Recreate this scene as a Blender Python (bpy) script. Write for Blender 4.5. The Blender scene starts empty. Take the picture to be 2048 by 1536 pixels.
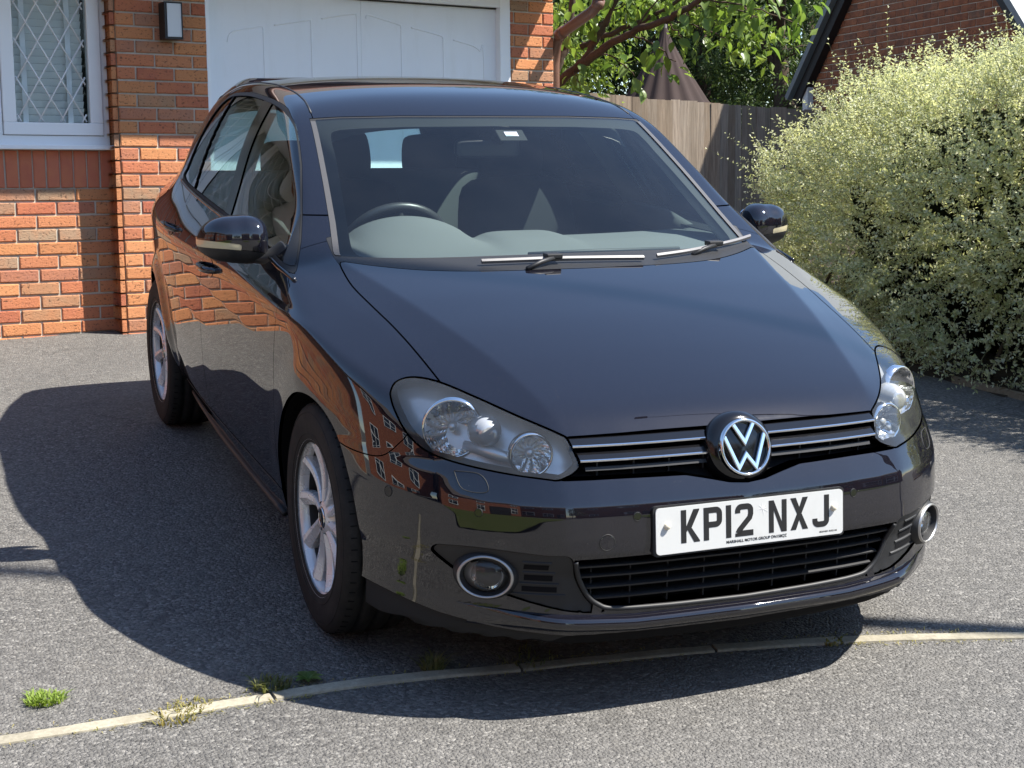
import bpy, bmesh, math, random
import numpy as np
from mathutils import Vector, Matrix
scn = bpy.context.scene
COL = scn.collection
rng = np.random.default_rng(7)
random.seed(7)

# ------------------------------------------------------------------ camera
# world: z up, x along the car's heading, y to the car's left; the drive falls 5 degrees towards +x
CAM_POS = Vector((3.91266, -1.88071, 1.15772))
CAM_R = Vector((0.382245, 0.923983, -0.011980))
CAM_U = Vector((-0.108340, 0.057686, 0.992439))
CAM_F = Vector((-0.917688, 0.378057, -0.122155))
cam_data = bpy.data.cameras.new('camera')
cam_data.sensor_width = 36.0
cam_data.lens = 2994.9 / 2048 * 36.0
cam_data.clip_start = 0.05
cam_data.clip_end = 3000
cam = bpy.data.objects.new('camera', cam_data)
COL.objects.link(cam)
cam.matrix_world = Matrix(((CAM_R.x, CAM_U.x, -CAM_F.x, CAM_POS.x), (CAM_R.y, CAM_U.y, -CAM_F.y, CAM_POS.y),
                           (CAM_R.z, CAM_U.z, -CAM_F.z, CAM_POS.z), (0, 0, 0, 1)))
scn.camera = cam

# ------------------------------------------------------------------ sky and sun
SUN_AZ, SUN_EL = math.radians(60.0), math.radians(52.5)
world = bpy.data.worlds.new('World')
scn.world = world
world.use_nodes = True
wn = world.node_tree.nodes
wl = world.node_tree.links
sky = wn.new('ShaderNodeTexSky')
sky.sky_type = 'NISHITA'
sky.sun_disc = False
sky.sun_elevation = SUN_EL
sky.sun_rotation = math.pi / 2 - SUN_AZ
sky.air_density = 1.0
sky.dust_density = 0.25
sky.ozone_density = 2.0
bg = wn['Background']
bg.inputs['Strength'].default_value = 0.105
wl.new(sky.outputs['Color'], bg.inputs['Color'])
sun_data = bpy.data.lights.new('sun', 'SUN')
sun_data.energy = 4.8
sun_data.angle = math.radians(0.55)
sun_data.color = (1.0, 0.95, 0.87)
sun = bpy.data.objects.new('sun', sun_data)
COL.objects.link(sun)
sun_dir = Vector((math.cos(SUN_EL) * math.cos(SUN_AZ), math.cos(SUN_EL) * math.sin(SUN_AZ), math.sin(SUN_EL)))
sun.rotation_euler = sun_dir.to_track_quat('Z', 'Y').to_euler()
sun.location = sun_dir * 30
scn.view_settings.view_transform = 'Standard'
scn.view_settings.look = 'None'
scn.view_settings.exposure = 1.28
scn.view_settings.gamma = 1.0
scn.view_settings.use_curve_mapping = False
scn.cycles.max_bounces = 8
scn.cycles.transparent_max_bounces = 24
scn.cycles.caustics_reflective = False
scn.cycles.caustics_refractive = False

# ------------------------------------------------------------------ helpers
def sock(n, name):
    return n.inputs[name]

def mat(name, color=(0.5, 0.5, 0.5), rough=0.5, metal=0.0, spec=0.5, coat=0.0, coat_rough=0.03):
    m = bpy.data.materials.new(name)
    m.use_nodes = True
    b = m.node_tree.nodes['Principled BSDF']
    b.inputs['Base Color'].default_value = (*color, 1)
    b.inputs['Roughness'].default_value = rough
    b.inputs['Metallic'].default_value = metal
    b.inputs['Specular IOR Level'].default_value = spec
    b.inputs['Coat Weight'].default_value = coat
    b.inputs['Coat Roughness'].default_value = coat_rough
    return m

class NT:
    """tiny node-tree helper"""
    def __init__(s, m):
        s.t = m.node_tree
        s.b = s.t.nodes['Principled BSDF']
        s.out = s.t.nodes['Material Output']
    def n(s, kind, **kw):
        nd = s.t.nodes.new(kind)
        for k, v in kw.items():
            if k in nd.bl_rna.properties:
                setattr(nd, k, v)
            else:
                nd.inputs[k.replace('_', ' ')].default_value = v
        return nd
    def l(s, a, b):
        s.t.links.new(a, b)
    def noise(s, vec, scale, detail=4, rough=0.5, dist=0.0):
        nd = s.n('ShaderNodeTexNoise')
        nd.inputs['Scale'].default_value = scale
        nd.inputs['Detail'].default_value = detail
        nd.inputs['Roughness'].default_value = rough
        nd.inputs['Distortion'].default_value = dist
        if vec is not None:
            s.l(vec, nd.inputs['Vector'])
        return nd.outputs['Fac']
    def ramp(s, fac, stops, interp='LINEAR'):
        r = s.n('ShaderNodeValToRGB')
        r.color_ramp.interpolation = interp
        els = r.color_ramp.elements
        while len(els) < len(stops):
            els.new(0.5)
        for e, (p, c) in zip(els, stops):
            e.position = p
            e.color = (*c, 1) if len(c) == 3 else c
        s.l(fac, r.inputs['Fac'])
        return r.outputs['Color']
    def mix(s, fac, a, b, blend='MIX'):
        m = s.n('ShaderNodeMix', data_type='RGBA', blend_type=blend)
        for src, i in ((fac, 0), (a, 6), (b, 7)):
            if isinstance(src, (int, float)):
                m.inputs[i].default_value = src
            elif isinstance(src, tuple):
                m.inputs[i].default_value = (*src, 1)
            else:
                s.l(src, m.inputs[i])
        return m.outputs[2]
    def math(s, op, a, b=None, clamp=False):
        m = s.n('ShaderNodeMath', operation=op)
        m.use_clamp = clamp
        for i, v in enumerate((a, b)):
            if v is None:
                continue
            if isinstance(v, (int, float)):
                m.inputs[i].default_value = v
            else:
                s.l(v, m.inputs[i])
        return m.outputs[0]
    def coord(s, kind='Object'):
        return s.n('ShaderNodeTexCoord').outputs[kind]
    def random(s):
        return s.n('ShaderNodeObjectInfo').outputs['Random']
    def mapping(s, vec, scale=(1, 1, 1), loc=(0, 0, 0), rot=(0, 0, 0)):
        m = s.n('ShaderNodeMapping')
        m.inputs['Scale'].default_value = scale
        m.inputs['Location'].default_value = loc
        m.inputs['Rotation'].default_value = rot
        s.l(vec, m.inputs['Vector'])
        return m.outputs['Vector']
    def bump(s, h, strength=0.3, dist=0.01, normal=None):
        b = s.n('ShaderNodeBump')
        b.inputs['Strength'].default_value = strength
        b.inputs['Distance'].default_value = dist
        s.l(h, b.inputs['Height'])
        if normal is not None:
            s.l(normal, b.inputs['Normal'])
        return b.outputs['Normal']
    def base(s, c):
        s.l(c, s.b.inputs['Base Color'])
    def rough(s, c):
        s.l(c, s.b.inputs['Roughness'])
    def normal(s, c):
        s.l(c, s.b.inputs['Normal'])

def tag(o, label=None, cat=None, group=None, kind=None):
    if label: o['label'] = label
    if cat: o['category'] = cat
    if group: o['group'] = group
    if kind: o['kind'] = kind
    return o

def empty(name, loc=(0, 0, 0), rot=(0, 0, 0), parent=None):
    o = bpy.data.objects.new(name, None)
    o.location = loc
    o.rotation_euler = rot
    o.empty_display_size = 0.1
    COL.objects.link(o)
    if parent: o.parent = parent
    return o

def link(name, me, parent=None, m=None):
    if m is not None and not me.materials:
        for k in (m if isinstance(m, (list, tuple)) else [m]):
            me.materials.append(k)
    o = bpy.data.objects.new(name, me)
    COL.objects.link(o)
    if parent: o.parent = parent
    return o

def np_mesh(name, V, T, N=None, smooth=True, midx=None):
    me = bpy.data.meshes.new(name)
    V = np.ascontiguousarray(V, np.float32)
    T = np.ascontiguousarray(T, np.int32)
    k = T.shape[1]
    me.vertices.add(len(V)); me.vertices.foreach_set('co', V.ravel())
    me.loops.add(T.size); me.loops.foreach_set('vertex_index', T.ravel())
    me.polygons.add(len(T))
    me.polygons.foreach_set('loop_start', np.arange(0, T.size, k, dtype=np.int32))
    me.polygons.foreach_set('loop_total', np.full(len(T), k, np.int32))
    me.polygons.foreach_set('use_smooth', np.full(len(T), smooth, bool))
    if midx is not None:
        me.polygons.foreach_set('material_index', np.ascontiguousarray(midx, np.int32))
    me.update(calc_edges=True)
    me.validate()
    if N is not None:
        me.normals_split_custom_set_from_vertices([tuple(n) for n in N])
    return me

class MB:
    """collects simple solids and builds one mesh object"""
    def __init__(s):
        s.v = []; s.f = []; s.sm = []
    def add(s, verts, faces, smooth=False):
        o = len(s.v)
        s.v += [tuple(v) for v in verts]
        s.f += [tuple(i + o for i in f) for f in faces]
        s.sm += [smooth] * len(faces)
        return s
    def box(s, c, d, rot=None, ch=0.0):
        x, y, z = (k / 2 for k in d)
        if ch <= 0:
            vs = [Vector((a * x, b * y, e * z)) for a in (-1, 1) for b in (-1, 1) for e in (-1, 1)]
            fs = [(0, 1, 3, 2), (4, 6, 7, 5), (0, 4, 5, 1), (2, 3, 7, 6), (0, 2, 6, 4), (1, 5, 7, 3)]
        else:
            vs = []; idx = {}
            for a in (-1, 1):
                for b in (-1, 1):
                    for e in (-1, 1):
                        for ax in range(3):
                            p = [a * (x - ch), b * (y - ch), e * (z - ch)]
                            p[ax] += (a, b, e)[ax] * ch
                            idx[(a, b, e, ax)] = len(vs); vs.append(Vector(p))
            fs = []
            for ax in range(3):
                o1, o2 = [i for i in range(3) if i != ax]
                for sg in (-1, 1):
                    q = []
                    for u, w in ((-1, -1), (1, -1), (1, 1), (-1, 1)):
                        k = [0, 0, 0]; k[ax] = sg; k[o1] = u; k[o2] = w
                        q.append(idx[(*k, ax)])
                    fs.append(tuple(q) if (sg > 0) == (ax != 1) else tuple(reversed(q)))
            for ax in range(3):
                o1, o2 = [i for i in range(3) if i != ax]
                for u in (-1, 1):
                    for w in (-1, 1):
                        ka = [0, 0, 0]; ka[ax] = -1; ka[o1] = u; ka[o2] = w
                        kb = list(ka); kb[ax] = 1
                        fs.append((idx[(*ka, o1)], idx[(*kb, o1)], idx[(*kb, o2)], idx[(*ka, o2)]))
            for a in (-1, 1):
                for b in (-1, 1):
                    for e in (-1, 1):
                        fs.append(tuple(idx[(a, b, e, i)] for i in range(3)))
        c = Vector(c)
        if rot is not None:
            vs = [rot @ v for v in vs]
        return s.add([v + c for v in vs], fs)
    def tube(s, pts, r, n=8, cap=True, smooth=True):
        pts = [Vector(p) for p in pts]
        rs = r if isinstance(r, (list, tuple)) else [r] * len(pts)
        vs = []; prev = None
        for i, p in enumerate(pts):
            t = (pts[min(i + 1, len(pts) - 1)] - pts[max(i - 1, 0)])
            t = t.normalized() if t.length > 1e-9 else Vector((0, 0, 1))
            if prev is None:
                a = t.orthogonal().normalized()
            else:
                a = prev - t * prev.dot(t)
                a = a.normalized() if a.length > 1e-6 else t.orthogonal().normalized()
            prev = a
            b = t.cross(a)
            for k in range(n):
                th = 2 * math.pi * k / n
                vs.append(p + (a * math.cos(th) + b * math.sin(th)) * rs[i])
        fs = []
        for i in range(len(pts) - 1):
            for k in range(n):
                k2 = (k + 1) % n
                fs.append((i * n + k, i * n + k2, (i + 1) * n + k2, (i + 1) * n + k))
        if cap:
            fs.append(tuple(range(n - 1, -1, -1)))
            fs.append(tuple(range((len(pts) - 1) * n, len(pts) * n)))
        return s.add(vs, fs, smooth)
    def lathe(s, prof, n=48, origin=(0, 0, 0), axis=None, up=None, closed=False, smooth=True, ang=(0, 2 * math.pi)):
        """profile of (radius, height) about an axis"""
        ax = Vector(axis or (0, 0, 1)).normalized()
        a = Vector(up).normalized() if up else ax.orthogonal().normalized()
        a = (a - ax * a.dot(ax)).normalized()
        b = ax.cross(a); o = Vector(origin)
        vs = []
        for k in range(n):
            th = ang[0] + (ang[1] - ang[0]) * k / n
            dr = a * math.cos(th) + b * math.sin(th)
            for r, h in prof:
                vs.append(o + dr * r + ax * h)
        m = len(prof); fs = []
        for k in range(n):
            k2 = (k + 1) % n
            for j in range(m - (0 if closed else 1)):
                j2 = (j + 1) % m
                fs.append((k * m + j, k2 * m + j, k2 * m + j2, k * m + j2))
        return s.add(vs, fs, smooth)
    def prism(s, poly, axis_map, a, b, smooth=False):
        """extrude a 2-D polygon; axis_map(u, v, w) gives a point"""
        n = len(poly)
        vs = [axis_map(u, v, a) for u, v in poly] + [axis_map(u, v, b) for u, v in poly]
        fs = [tuple(range(n - 1, -1, -1)), tuple(range(n, 2 * n))]
        fs += [(i, (i + 1) % n, (i + 1) % n + n, i + n) for i in range(n)]
        return s.add(vs, fs, smooth)
    def mesh(s, name):
        me = bpy.data.meshes.new(name)
        me.from_pydata(s.v, [], s.f)
        me.polygons.foreach_set('use_smooth', s.sm)
        me.update()
        bm = bmesh.new(); bm.from_mesh(me)
        bmesh.ops.recalc_face_normals(bm, faces=bm.faces)
        bm.to_mesh(me); bm.free()
        return me
    def build(s, name, m, parent=None, bevel=0.0, subsurf=0, autosmooth=None):
        o = link(name, s.mesh(name), parent, m)
        if bevel:
            md = o.modifiers.new('bevel', 'BEVEL'); md.width = bevel; md.segments = 2; md.limit_method = 'ANGLE'; md.angle_limit = math.radians(40)
        if subsurf:
            md = o.modifiers.new('sub', 'SUBSURF'); md.levels = subsurf; md.render_levels = subsurf
        return o

def bez(pts, n=8, closed=False):
    """Catmull-Rom through points"""
    P = [np.array(p, float) for p in pts]; out = []
    m = len(P)
    rngi = range(m) if closed else range(m - 1)
    for i in rngi:
        if closed:
            p0, p1, p2, p3 = P[(i - 1) % m], P[i], P[(i + 1) % m], P[(i + 2) % m]
        else:
            p0, p1, p2, p3 = P[max(i - 1, 0)], P[i], P[i + 1], P[min(i + 2, m - 1)]
        for k in range(n):
            t = k / n
            out.append(.5 * (2 * p1 + (p2 - p0) * t + (2 * p0 - 5 * p1 + 4 * p2 - p3) * t * t + (3 * p1 - p0 - 3 * p2 + p3) * t ** 3))
    if not closed:
        out.append(P[-1])
    return np.array(out)

def sdf_poly(P, poly):
    """signed distance (positive inside) of points to a closed polygon"""
    P = np.asarray(P, float); A = np.asarray(poly, float); B = np.roll(A, -1, 0)
    best = np.full(len(P), 1e9); ins = np.zeros(len(P), bool)
    for a, b in zip(A, B):
        e = b - a; w = P - a
        t = np.clip((w @ e) / max(e @ e, 1e-12), 0, 1)
        d = w - t[:, None] * e
        best = np.minimum(best, (d * d).sum(1))
        c = (a[1] > P[:, 1]) != (b[1] > P[:, 1])
        with np.errstate(divide='ignore', invalid='ignore'):
            xi = (b[0] - a[0]) * (P[:, 1] - a[1]) / (b[1] - a[1] + 1e-15) + a[0]
        ins ^= c & (P[:, 0] < xi)
    return np.where(ins, 1, -1) * np.sqrt(best)
class Tab:
    """smooth 1-D table: pchip-like linear samples blurred by a gaussian, cubic lookup"""
    def __init__(s,xs,ys,sig,h=.001,pad=.3):
        xs=np.array(xs,float);ys=np.array(ys,float)
        o=np.argsort(xs);xs=xs[o];ys=ys[o]
        a=xs[0]-pad;b=xs[-1]+pad;n=int((b-a)/h)+1
        g=np.linspace(a,b,n);h=g[1]-g[0]
        s0=(ys[1]-ys[0])/(xs[1]-xs[0]);s1=(ys[-1]-ys[-2])/(xs[-1]-xs[-2])
        v=np.interp(g,xs,ys);v=np.where(g<xs[0],ys[0]+s0*(g-xs[0]),v);v=np.where(g>xs[-1],ys[-1]+s1*(g-xs[-1]),v)
        m=int(4*sig/h)+1;k=np.exp(-.5*(np.arange(-m,m+1)*h/sig)**2);k/=k.sum()
        vp=np.concatenate([v[0]+(np.arange(-m,0))*(v[1]-v[0]),v,v[-1]+np.arange(1,m+1)*(v[-1]-v[-2])])
        v=np.convolve(vp,k,'valid')
        s.a=a;s.h=h;s.v=v;s.d=np.gradient(v,h);s.n=n
    def __call__(s,x):
        t=(np.clip(x,s.a,s.a+s.h*(s.n-2))-s.a)/s.h;i=np.minimum(t.astype(int),s.n-2);t=t-i
        v0,v1,d0,d1=s.v[i],s.v[i+1],s.d[i]*s.h,s.d[i+1]*s.h
        r=v0+t*(d0+t*(3*(v1-v0)-2*d0-d1+t*(2*(v0-v1)+d0+d1)))
        hi=s.a+s.h*(s.n-2)
        return r+np.where(x>hi,(x-hi)*s.d[-2],0)+np.where(x<s.a,(x-s.a)*s.d[0],0)
def smax(a,b,k):
    h=np.maximum(k-abs(a-b),0)/k
    return np.maximum(a,b)+h*h*h*k/6
def smin(a,b,k): return -smax(-a,-b,k)
zt=Tab([-3.4,-2.275,-1.46,-.226,.2,.6],[1.01,.985,.930,.850,.815,.78],.12)
Ylow=Tab([-.80,-.74,-.70,-.64,-.56,-.45,-.3,-.15,-.04,-.004,.010,.03,.08,.2,.4],
         [.76,.80,.825,.848,.864,.876,.8835,.887,.8865,.8855,.871,.862,.840,.785,.70],.0042,.0007)
Yg=Tab([.8,1.0,1.1,1.2,1.3,1.395,1.45,1.5],[.915,.834,.795,.750,.694,.627,.580,.535],.03)
dYr=Tab([-3.4,-3.0,-2.7,-2.4,-2.0,-1.2,-.4,0,.5],[.16,.09,.052,.026,.008,0,.002,.008,.03],.15)
dYg=Tab([-3.3,-3.0,-2.7,-2.45,-2.1,-1.5,-1.25,-1.0,-.8,-.6,-.4,0],[.16,.105,.045,.014,0,0,.004,.014,.028,.044,.056,.06],.08)
rampz=Tab([.6,.955,1.10,1.6],[0,0,1,1],.03)
F0=Tab([.17,.20,.24,.262,.28,.35,.39,.41,.45,.50,.524,.545,.575,.60,.62,.65,.67,.69,.72,.76],
       [.785,.803,.808,.806,.802,.804,.822,.827,.825,.819,.813,.80,.780,.758,.747,.728,.713,.697,.675,.645],.005)
dF=Tab([-.3,-.2,0,.2,.3,.4,.47,.52,.57,.645,.70,.76,.80,.84,.87,.90],
       [.014,.006,0,.006,.012,.024,.038,.062,.092,.150,.205,.29,.37,.49,.64,.85],.012)
Hc=Tab([.80,.765,.72,.663,.55,.417,.3,.205,0,-.2,-.35,-.6],[.63,.66,.690,.717,.766,.812,.846,.871,.918,.958,.988,1.035],.04)
yc=Tab([.8,.663,.417,.205,-.2,-.4],[.40,.439,.494,.549,.646,.70],.05)
Hcr=Tab([-.25,0,.06,.12,.25,.45],[0,0,.0135,.026,.058,.15],.005,.0007)   # extra drop beyond the bonnet crease
Rc=Tab([-.85,-.93,-1.0,-1.1,-1.3,-1.6,-1.9,-2.2,-2.6,-2.9,-3.15],[1.33,1.380,1.402,1.427,1.456,1.479,1.484,1.475,1.434,1.372,1.300],.05)
Wc=Tab([.88,.94,.989,1.17,1.36,1.45],[-.04,-.140,-.243,-.565,-.925,-1.11],.03)
Rr=Tab([.17,.25,.35,.6,.75,.9,1.0,1.1,1.25,1.4,1.5],[-3.15,-3.25,-3.30,-3.32,-3.29,-3.26,-3.235,-3.19,-3.10,-3.0,-2.93],.03)
def bodyY(x,z):
    y=smin(Ylow(z-zt(x)),Yg(z),.02)-dYr(x)-dYg(x)*rampz(z)
    for wx in (0,-2.578):
        r=np.sqrt((x-wx)**2+(z-.318)**2)
        y=y+(.007 if wx==0 else .022)*np.exp(-((r-.355)/(.07 if wx==0 else .05))**2)*np.clip((z-.2)*4,0,1)
    return y
def hood(x,y):
    c=yc(x)
    return Hc(x)-.018*(y/c)**2-Hcr(y-c)
def body(x,y,z):
    y=abs(y)
    a=(y-bodyY(x,z))*.93
    h=(z-hood(x,y))*.93
    w=(x-(Wc(z)-.24*y*y))*.46
    r=(z-(Rc(x)-.020*(y/.55)**2-.012*(y/.55)**4))*.97
    g=smax(w,r,.05)
    top=smin(h,g,.012)
    k=.034+.010/(1+np.exp(np.clip((z-.985)/.018,-40,40)))+.06/(1+np.exp(np.clip((x+2.25)/.12,-40,40)))
    f=smax(a,top,k)
    fr=(x-(F0(z)-dF(y)))*.75
    f=smax(f,fr,.05)
    bk=((Rr(z)+.16*(y/.8)**2.0*np.minimum(y/.8,1.2)**2)-x)*.9
    f=smax(f,bk,.08)
    return smax(f,.165-z,.02)
def grad(x,y,z,e=.0015):
    g=np.stack([body(x+e,y,z)-body(x-e,y,z),body(x,y+e,z)-body(x,y-e,z),body(x,y,z+e)-body(x,y,z-e)],-1)
    return g/np.linalg.norm(g,axis=-1,keepdims=True)
def hit(o,d,lo,hi,n=26):
    """bisection along rays o+t d, inside at lo, outside at hi"""
    lo=np.broadcast_to(np.asarray(lo,float),o.shape[:-1]).copy();hi=np.broadcast_to(np.asarray(hi,float),o.shape[:-1]).copy()
    for _ in range(n):
        m=(lo+hi)/2;P=o+d*m[...,None];i=body(P[...,0],P[...,1],P[...,2])<0
        lo=np.where(i,m,lo);hi=np.where(i,hi,m)
    return o+d*((lo+hi)/2)[...,None]
# ------------------------------------------------------------------ materials of the setting
def ground_z(x, y):
    if x <= 3.0:
        return -0.0875 * x + 0.0077 * y
    t = x - 3.0
    s = 0.0875 * 6 * (1 - math.exp(-t / 6))
    return -0.2625 - s + 0.0077 * y

def asphalt_mat():
    m = mat('asphalt', (.1, .1, .1), .85, spec=.35)
    n = NT(m); co = n.coord('Object')
    vor = n.n('ShaderNodeTexVoronoi', feature='F1'); vor.inputs['Scale'].default_value = 108; n.l(co, vor.inputs['Vector'])
    vor2 = n.n('ShaderNodeTexVoronoi', feature='F1'); vor2.inputs['Scale'].default_value = 240; n.l(co, vor2.inputs['Vector'])
    stone = n.ramp(vor.outputs['Color'], [(0.0, (.052, .050, .048)), (.40, (.120, .116, .109)), (.75, (.20, .192, .178)), (1.0, (.38, .365, .335))])
    fine = n.noise(co, 420, 3, .7)
    c = n.mix(n.ramp(fine, [(.35, (0, 0, 0)), (.7, (1, 1, 1))]), n.mix(.45, stone, (.055, .054, .052)), stone)
    big = n.noise(co, 1.3, 6, .62)
    c = n.mix(n.ramp(big, [(.35, (0, 0, 0)), (.7, (.45, .45, .45))]), c, (.15, .142, .13))
    dust = n.noise(co, 9, 5, .7)
    c = n.mix(n.ramp(dust, [(.55, (0, 0, 0)), (.8, (.30, .30, .30))]), c, (.19, .175, .15))
    stain = n.noise(co, .55, 5, .6)
    c = n.mix(n.ramp(stain, [(.56, (0, 0, 0)), (.70, (.30, .30, .30))]), c, (.045, .044, .045))
    oil = n.noise(n.mapping(co, (1, 1, 1), (3.1, 1.7, 0)), 2.4, 4, .55)
    c = n.mix(n.ramp(oil, [(.66, (0, 0, 0)), (.74, (.55, .55, .55))]), c, (.035, .034, .035))
    crk = n.n('ShaderNodeTexVoronoi', feature='DISTANCE_TO_EDGE'); crk.inputs['Scale'].default_value = .55
    wob = n.n('ShaderNodeVectorMath', operation='ADD'); nzv = n.n('ShaderNodeTexNoise'); nzv.inputs['Scale'].default_value = 3.5; nzv.inputs['Detail'].default_value = 6; n.l(co, nzv.inputs['Vector'])
    scv = n.n('ShaderNodeVectorMath', operation='SCALE'); scv.inputs['Scale'].default_value = .5; n.l(nzv.outputs['Color'], scv.inputs[0]); n.l(co, wob.inputs[0]); n.l(scv.outputs[0], wob.inputs[1]); n.l(wob.outputs[0], crk.inputs['Vector'])
    gate = n.ramp(n.noise(co, .8, 2, .5), [(.52, (0, 0, 0)), (.60, (1, 1, 1))])
    c = n.mix(n.math('MULTIPLY', n.ramp(crk.outputs['Distance'], [(.0, (.55, .55, .55)), (.006, (0, 0, 0))]), gate), c, (.025, .024, .023))
    n.base(c)
    h = n.math('ADD', n.math('MULTIPLY', vor.outputs['Distance'], 1.0), n.math('MULTIPLY', vor2.outputs['Distance'], .4))
    n.normal(n.bump(n.math('SUBTRACT', 1.0, h), 1.0, .006))
    n.rough(n.ramp(fine, [(.3, (.70, .70, .70)), (.7, (.92, .92, .92))]))
    return m
M_ASPH = asphalt_mat()

def conc_mat(name, c0, c1, sc=60):
    m = mat(name, c0, .9, spec=.25); n = NT(m); co = n.coord('Object')
    a = n.noise(co, sc, 6, .65); b = n.noise(co, 5, 4, .6)
    c = n.mix(n.ramp(a, [(.3, (0, 0, 0)), (.75, (1, 1, 1))]), c0, c1)
    c = n.mix(n.ramp(b, [(.45, (0, 0, 0)), (.7, (.5, .5, .5))]), c, tuple(k * .55 for k in c0))
    n.base(c); n.normal(n.bump(a, .5, .004))
    return m
M_EDGE = conc_mat('concrete_edging', (.27, .245, .185), (.42, .385, .30), 70)
M_MORTAR = conc_mat('mortar', (.46, .415, .335), (.60, .545, .45), 150)
M_TIMBEREDGE = conc_mat('timber_edging', (.22, .17, .11), (.33, .27, .19), 50)

def brick_mat(name, stops, per_island=False, pit=.75, smooth=False):
    m = mat(name, (.4, .2, .1), .88, spec=.25); n = NT(m); co = n.coord('Object')
    if per_island:
        rnd = n.n('ShaderNodeNewGeometry').outputs['Random Per Island']
        vec = co
    else:
        rnd = n.random()
        cmb = n.n('ShaderNodeCombineXYZ')
        for i, k in enumerate((37.0, 91.0, 13.0)):
            n.l(n.math('MULTIPLY', rnd, k), cmb.inputs[i])
        va = n.n('ShaderNodeVectorMath', operation='ADD'); n.l(co, va.inputs[0]); n.l(cmb.outputs[0], va.inputs[1])
        vec = va.outputs[0]
    base = n.ramp(rnd, stops)
    mott = n.noise(vec, 11, 4, .6, .4)
    c = n.mix(n.ramp(mott, [(.40, (0, 0, 0)), (.62, (.6, .6, .6))]), base, n.mix(.5, base, (.55, .21, .09)))
    spk = n.noise(n.mapping(vec, (1, 1, 1.5)), 62, 3, .6)
    if not smooth:
        c = n.mix(n.ramp(spk, [(.585, (0, 0, 0)), (.66, (pit, pit, pit))]), c, (.035, .022, .016))
        wht = n.noise(vec, 130, 2, .5)
        c = n.mix(n.ramp(wht, [(.66, (0, 0, 0)), (.78, (.25, .25, .25))]), c, (.5, .4, .3))
    n.base(c)
    h = n.math('SUBTRACT', n.noise(vec, 160, 4, .7), n.math('MULTIPLY', spk, 1.2 if not smooth else .1))
    n.normal(n.bump(h, .55 if not smooth else .15, .006))
    return m
STOPS = [(0.0, (.47, .20, .088)), (.14, (.54, .235, .10)), (.28, (.38, .118, .070)), (.42, (.57, .265, .118)), (.55, (.44, .140, .076)), (.68, (.31, .205, .13)), (.80, (.54, .222, .092)), (.92, (.40, .135, .080)), (1.0, (.35, .24, .155))]
M_BRICK = brick_mat('facing_brick', STOPS)
M_BRICKI = brick_mat('facing_brick_mass', STOPS, True)
SOLD = [(0, (.44, .135, .078)), (.5, (.48, .155, .09)), (1, (.40, .12, .072))]
M_SOLD = brick_mat('smooth_red_brick', SOLD, smooth=True)
M_SOLDI = brick_mat('smooth_red_brick_mass', SOLD, True, smooth=True)
DST = [(0, (.20, .085, .05)), (.3, (.26, .11, .06)), (.55, (.15, .085, .06)), (.8, (.24, .095, .05)), (1, (.18, .11, .075))]
M_BRICKD = brick_mat('brown_brick', DST)
M_BRICKDI = brick_mat('brown_brick_mass', DST, True)
M_UPVC = mat('white_upvc', (.84, .86, .87), .28, spec=.5)
M_DOORW = mat('white_door_paint', (.82, .84, .86), .42, spec=.4)
_n = NT(M_DOORW); _c = _n.coord('Object'); _f = _n.noise(_c, 3.5, 5, .6); _g = _n.noise(_n.mapping(_c, (1, 1, .25)), 9, 5, .65)
_n.base(_n.mix(_n.ramp(_g, [(.5, (0, 0, 0)), (.8, (.5, .5, .5))]), _n.mix(_f, (.84, .86, .88), (.78, .81, .83)), (.70, .71, .70)))
M_LEAD = mat('lead_came', (.80, .82, .83), .4, .0)
M_BLIND = mat('blind_slat', (.80, .84, .82), .6)
M_TAPE = mat('blind_tape', (.84, .87, .87), .8)
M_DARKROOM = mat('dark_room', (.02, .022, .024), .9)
M_FASCIA = mat('brown_fascia', (.055, .035, .028), .45)
M_PIPE = mat('brown_pipe', (.17, .085, .058), .40)
M_TILE = conc_mat('roof_tile', (.10, .085, .075), (.16, .13, .11), 30)
M_SLATE = mat('grey_verge', (.16, .19, .20), .5)
M_BLACKW = mat('black_board', (.012, .012, .013), .6)
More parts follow.
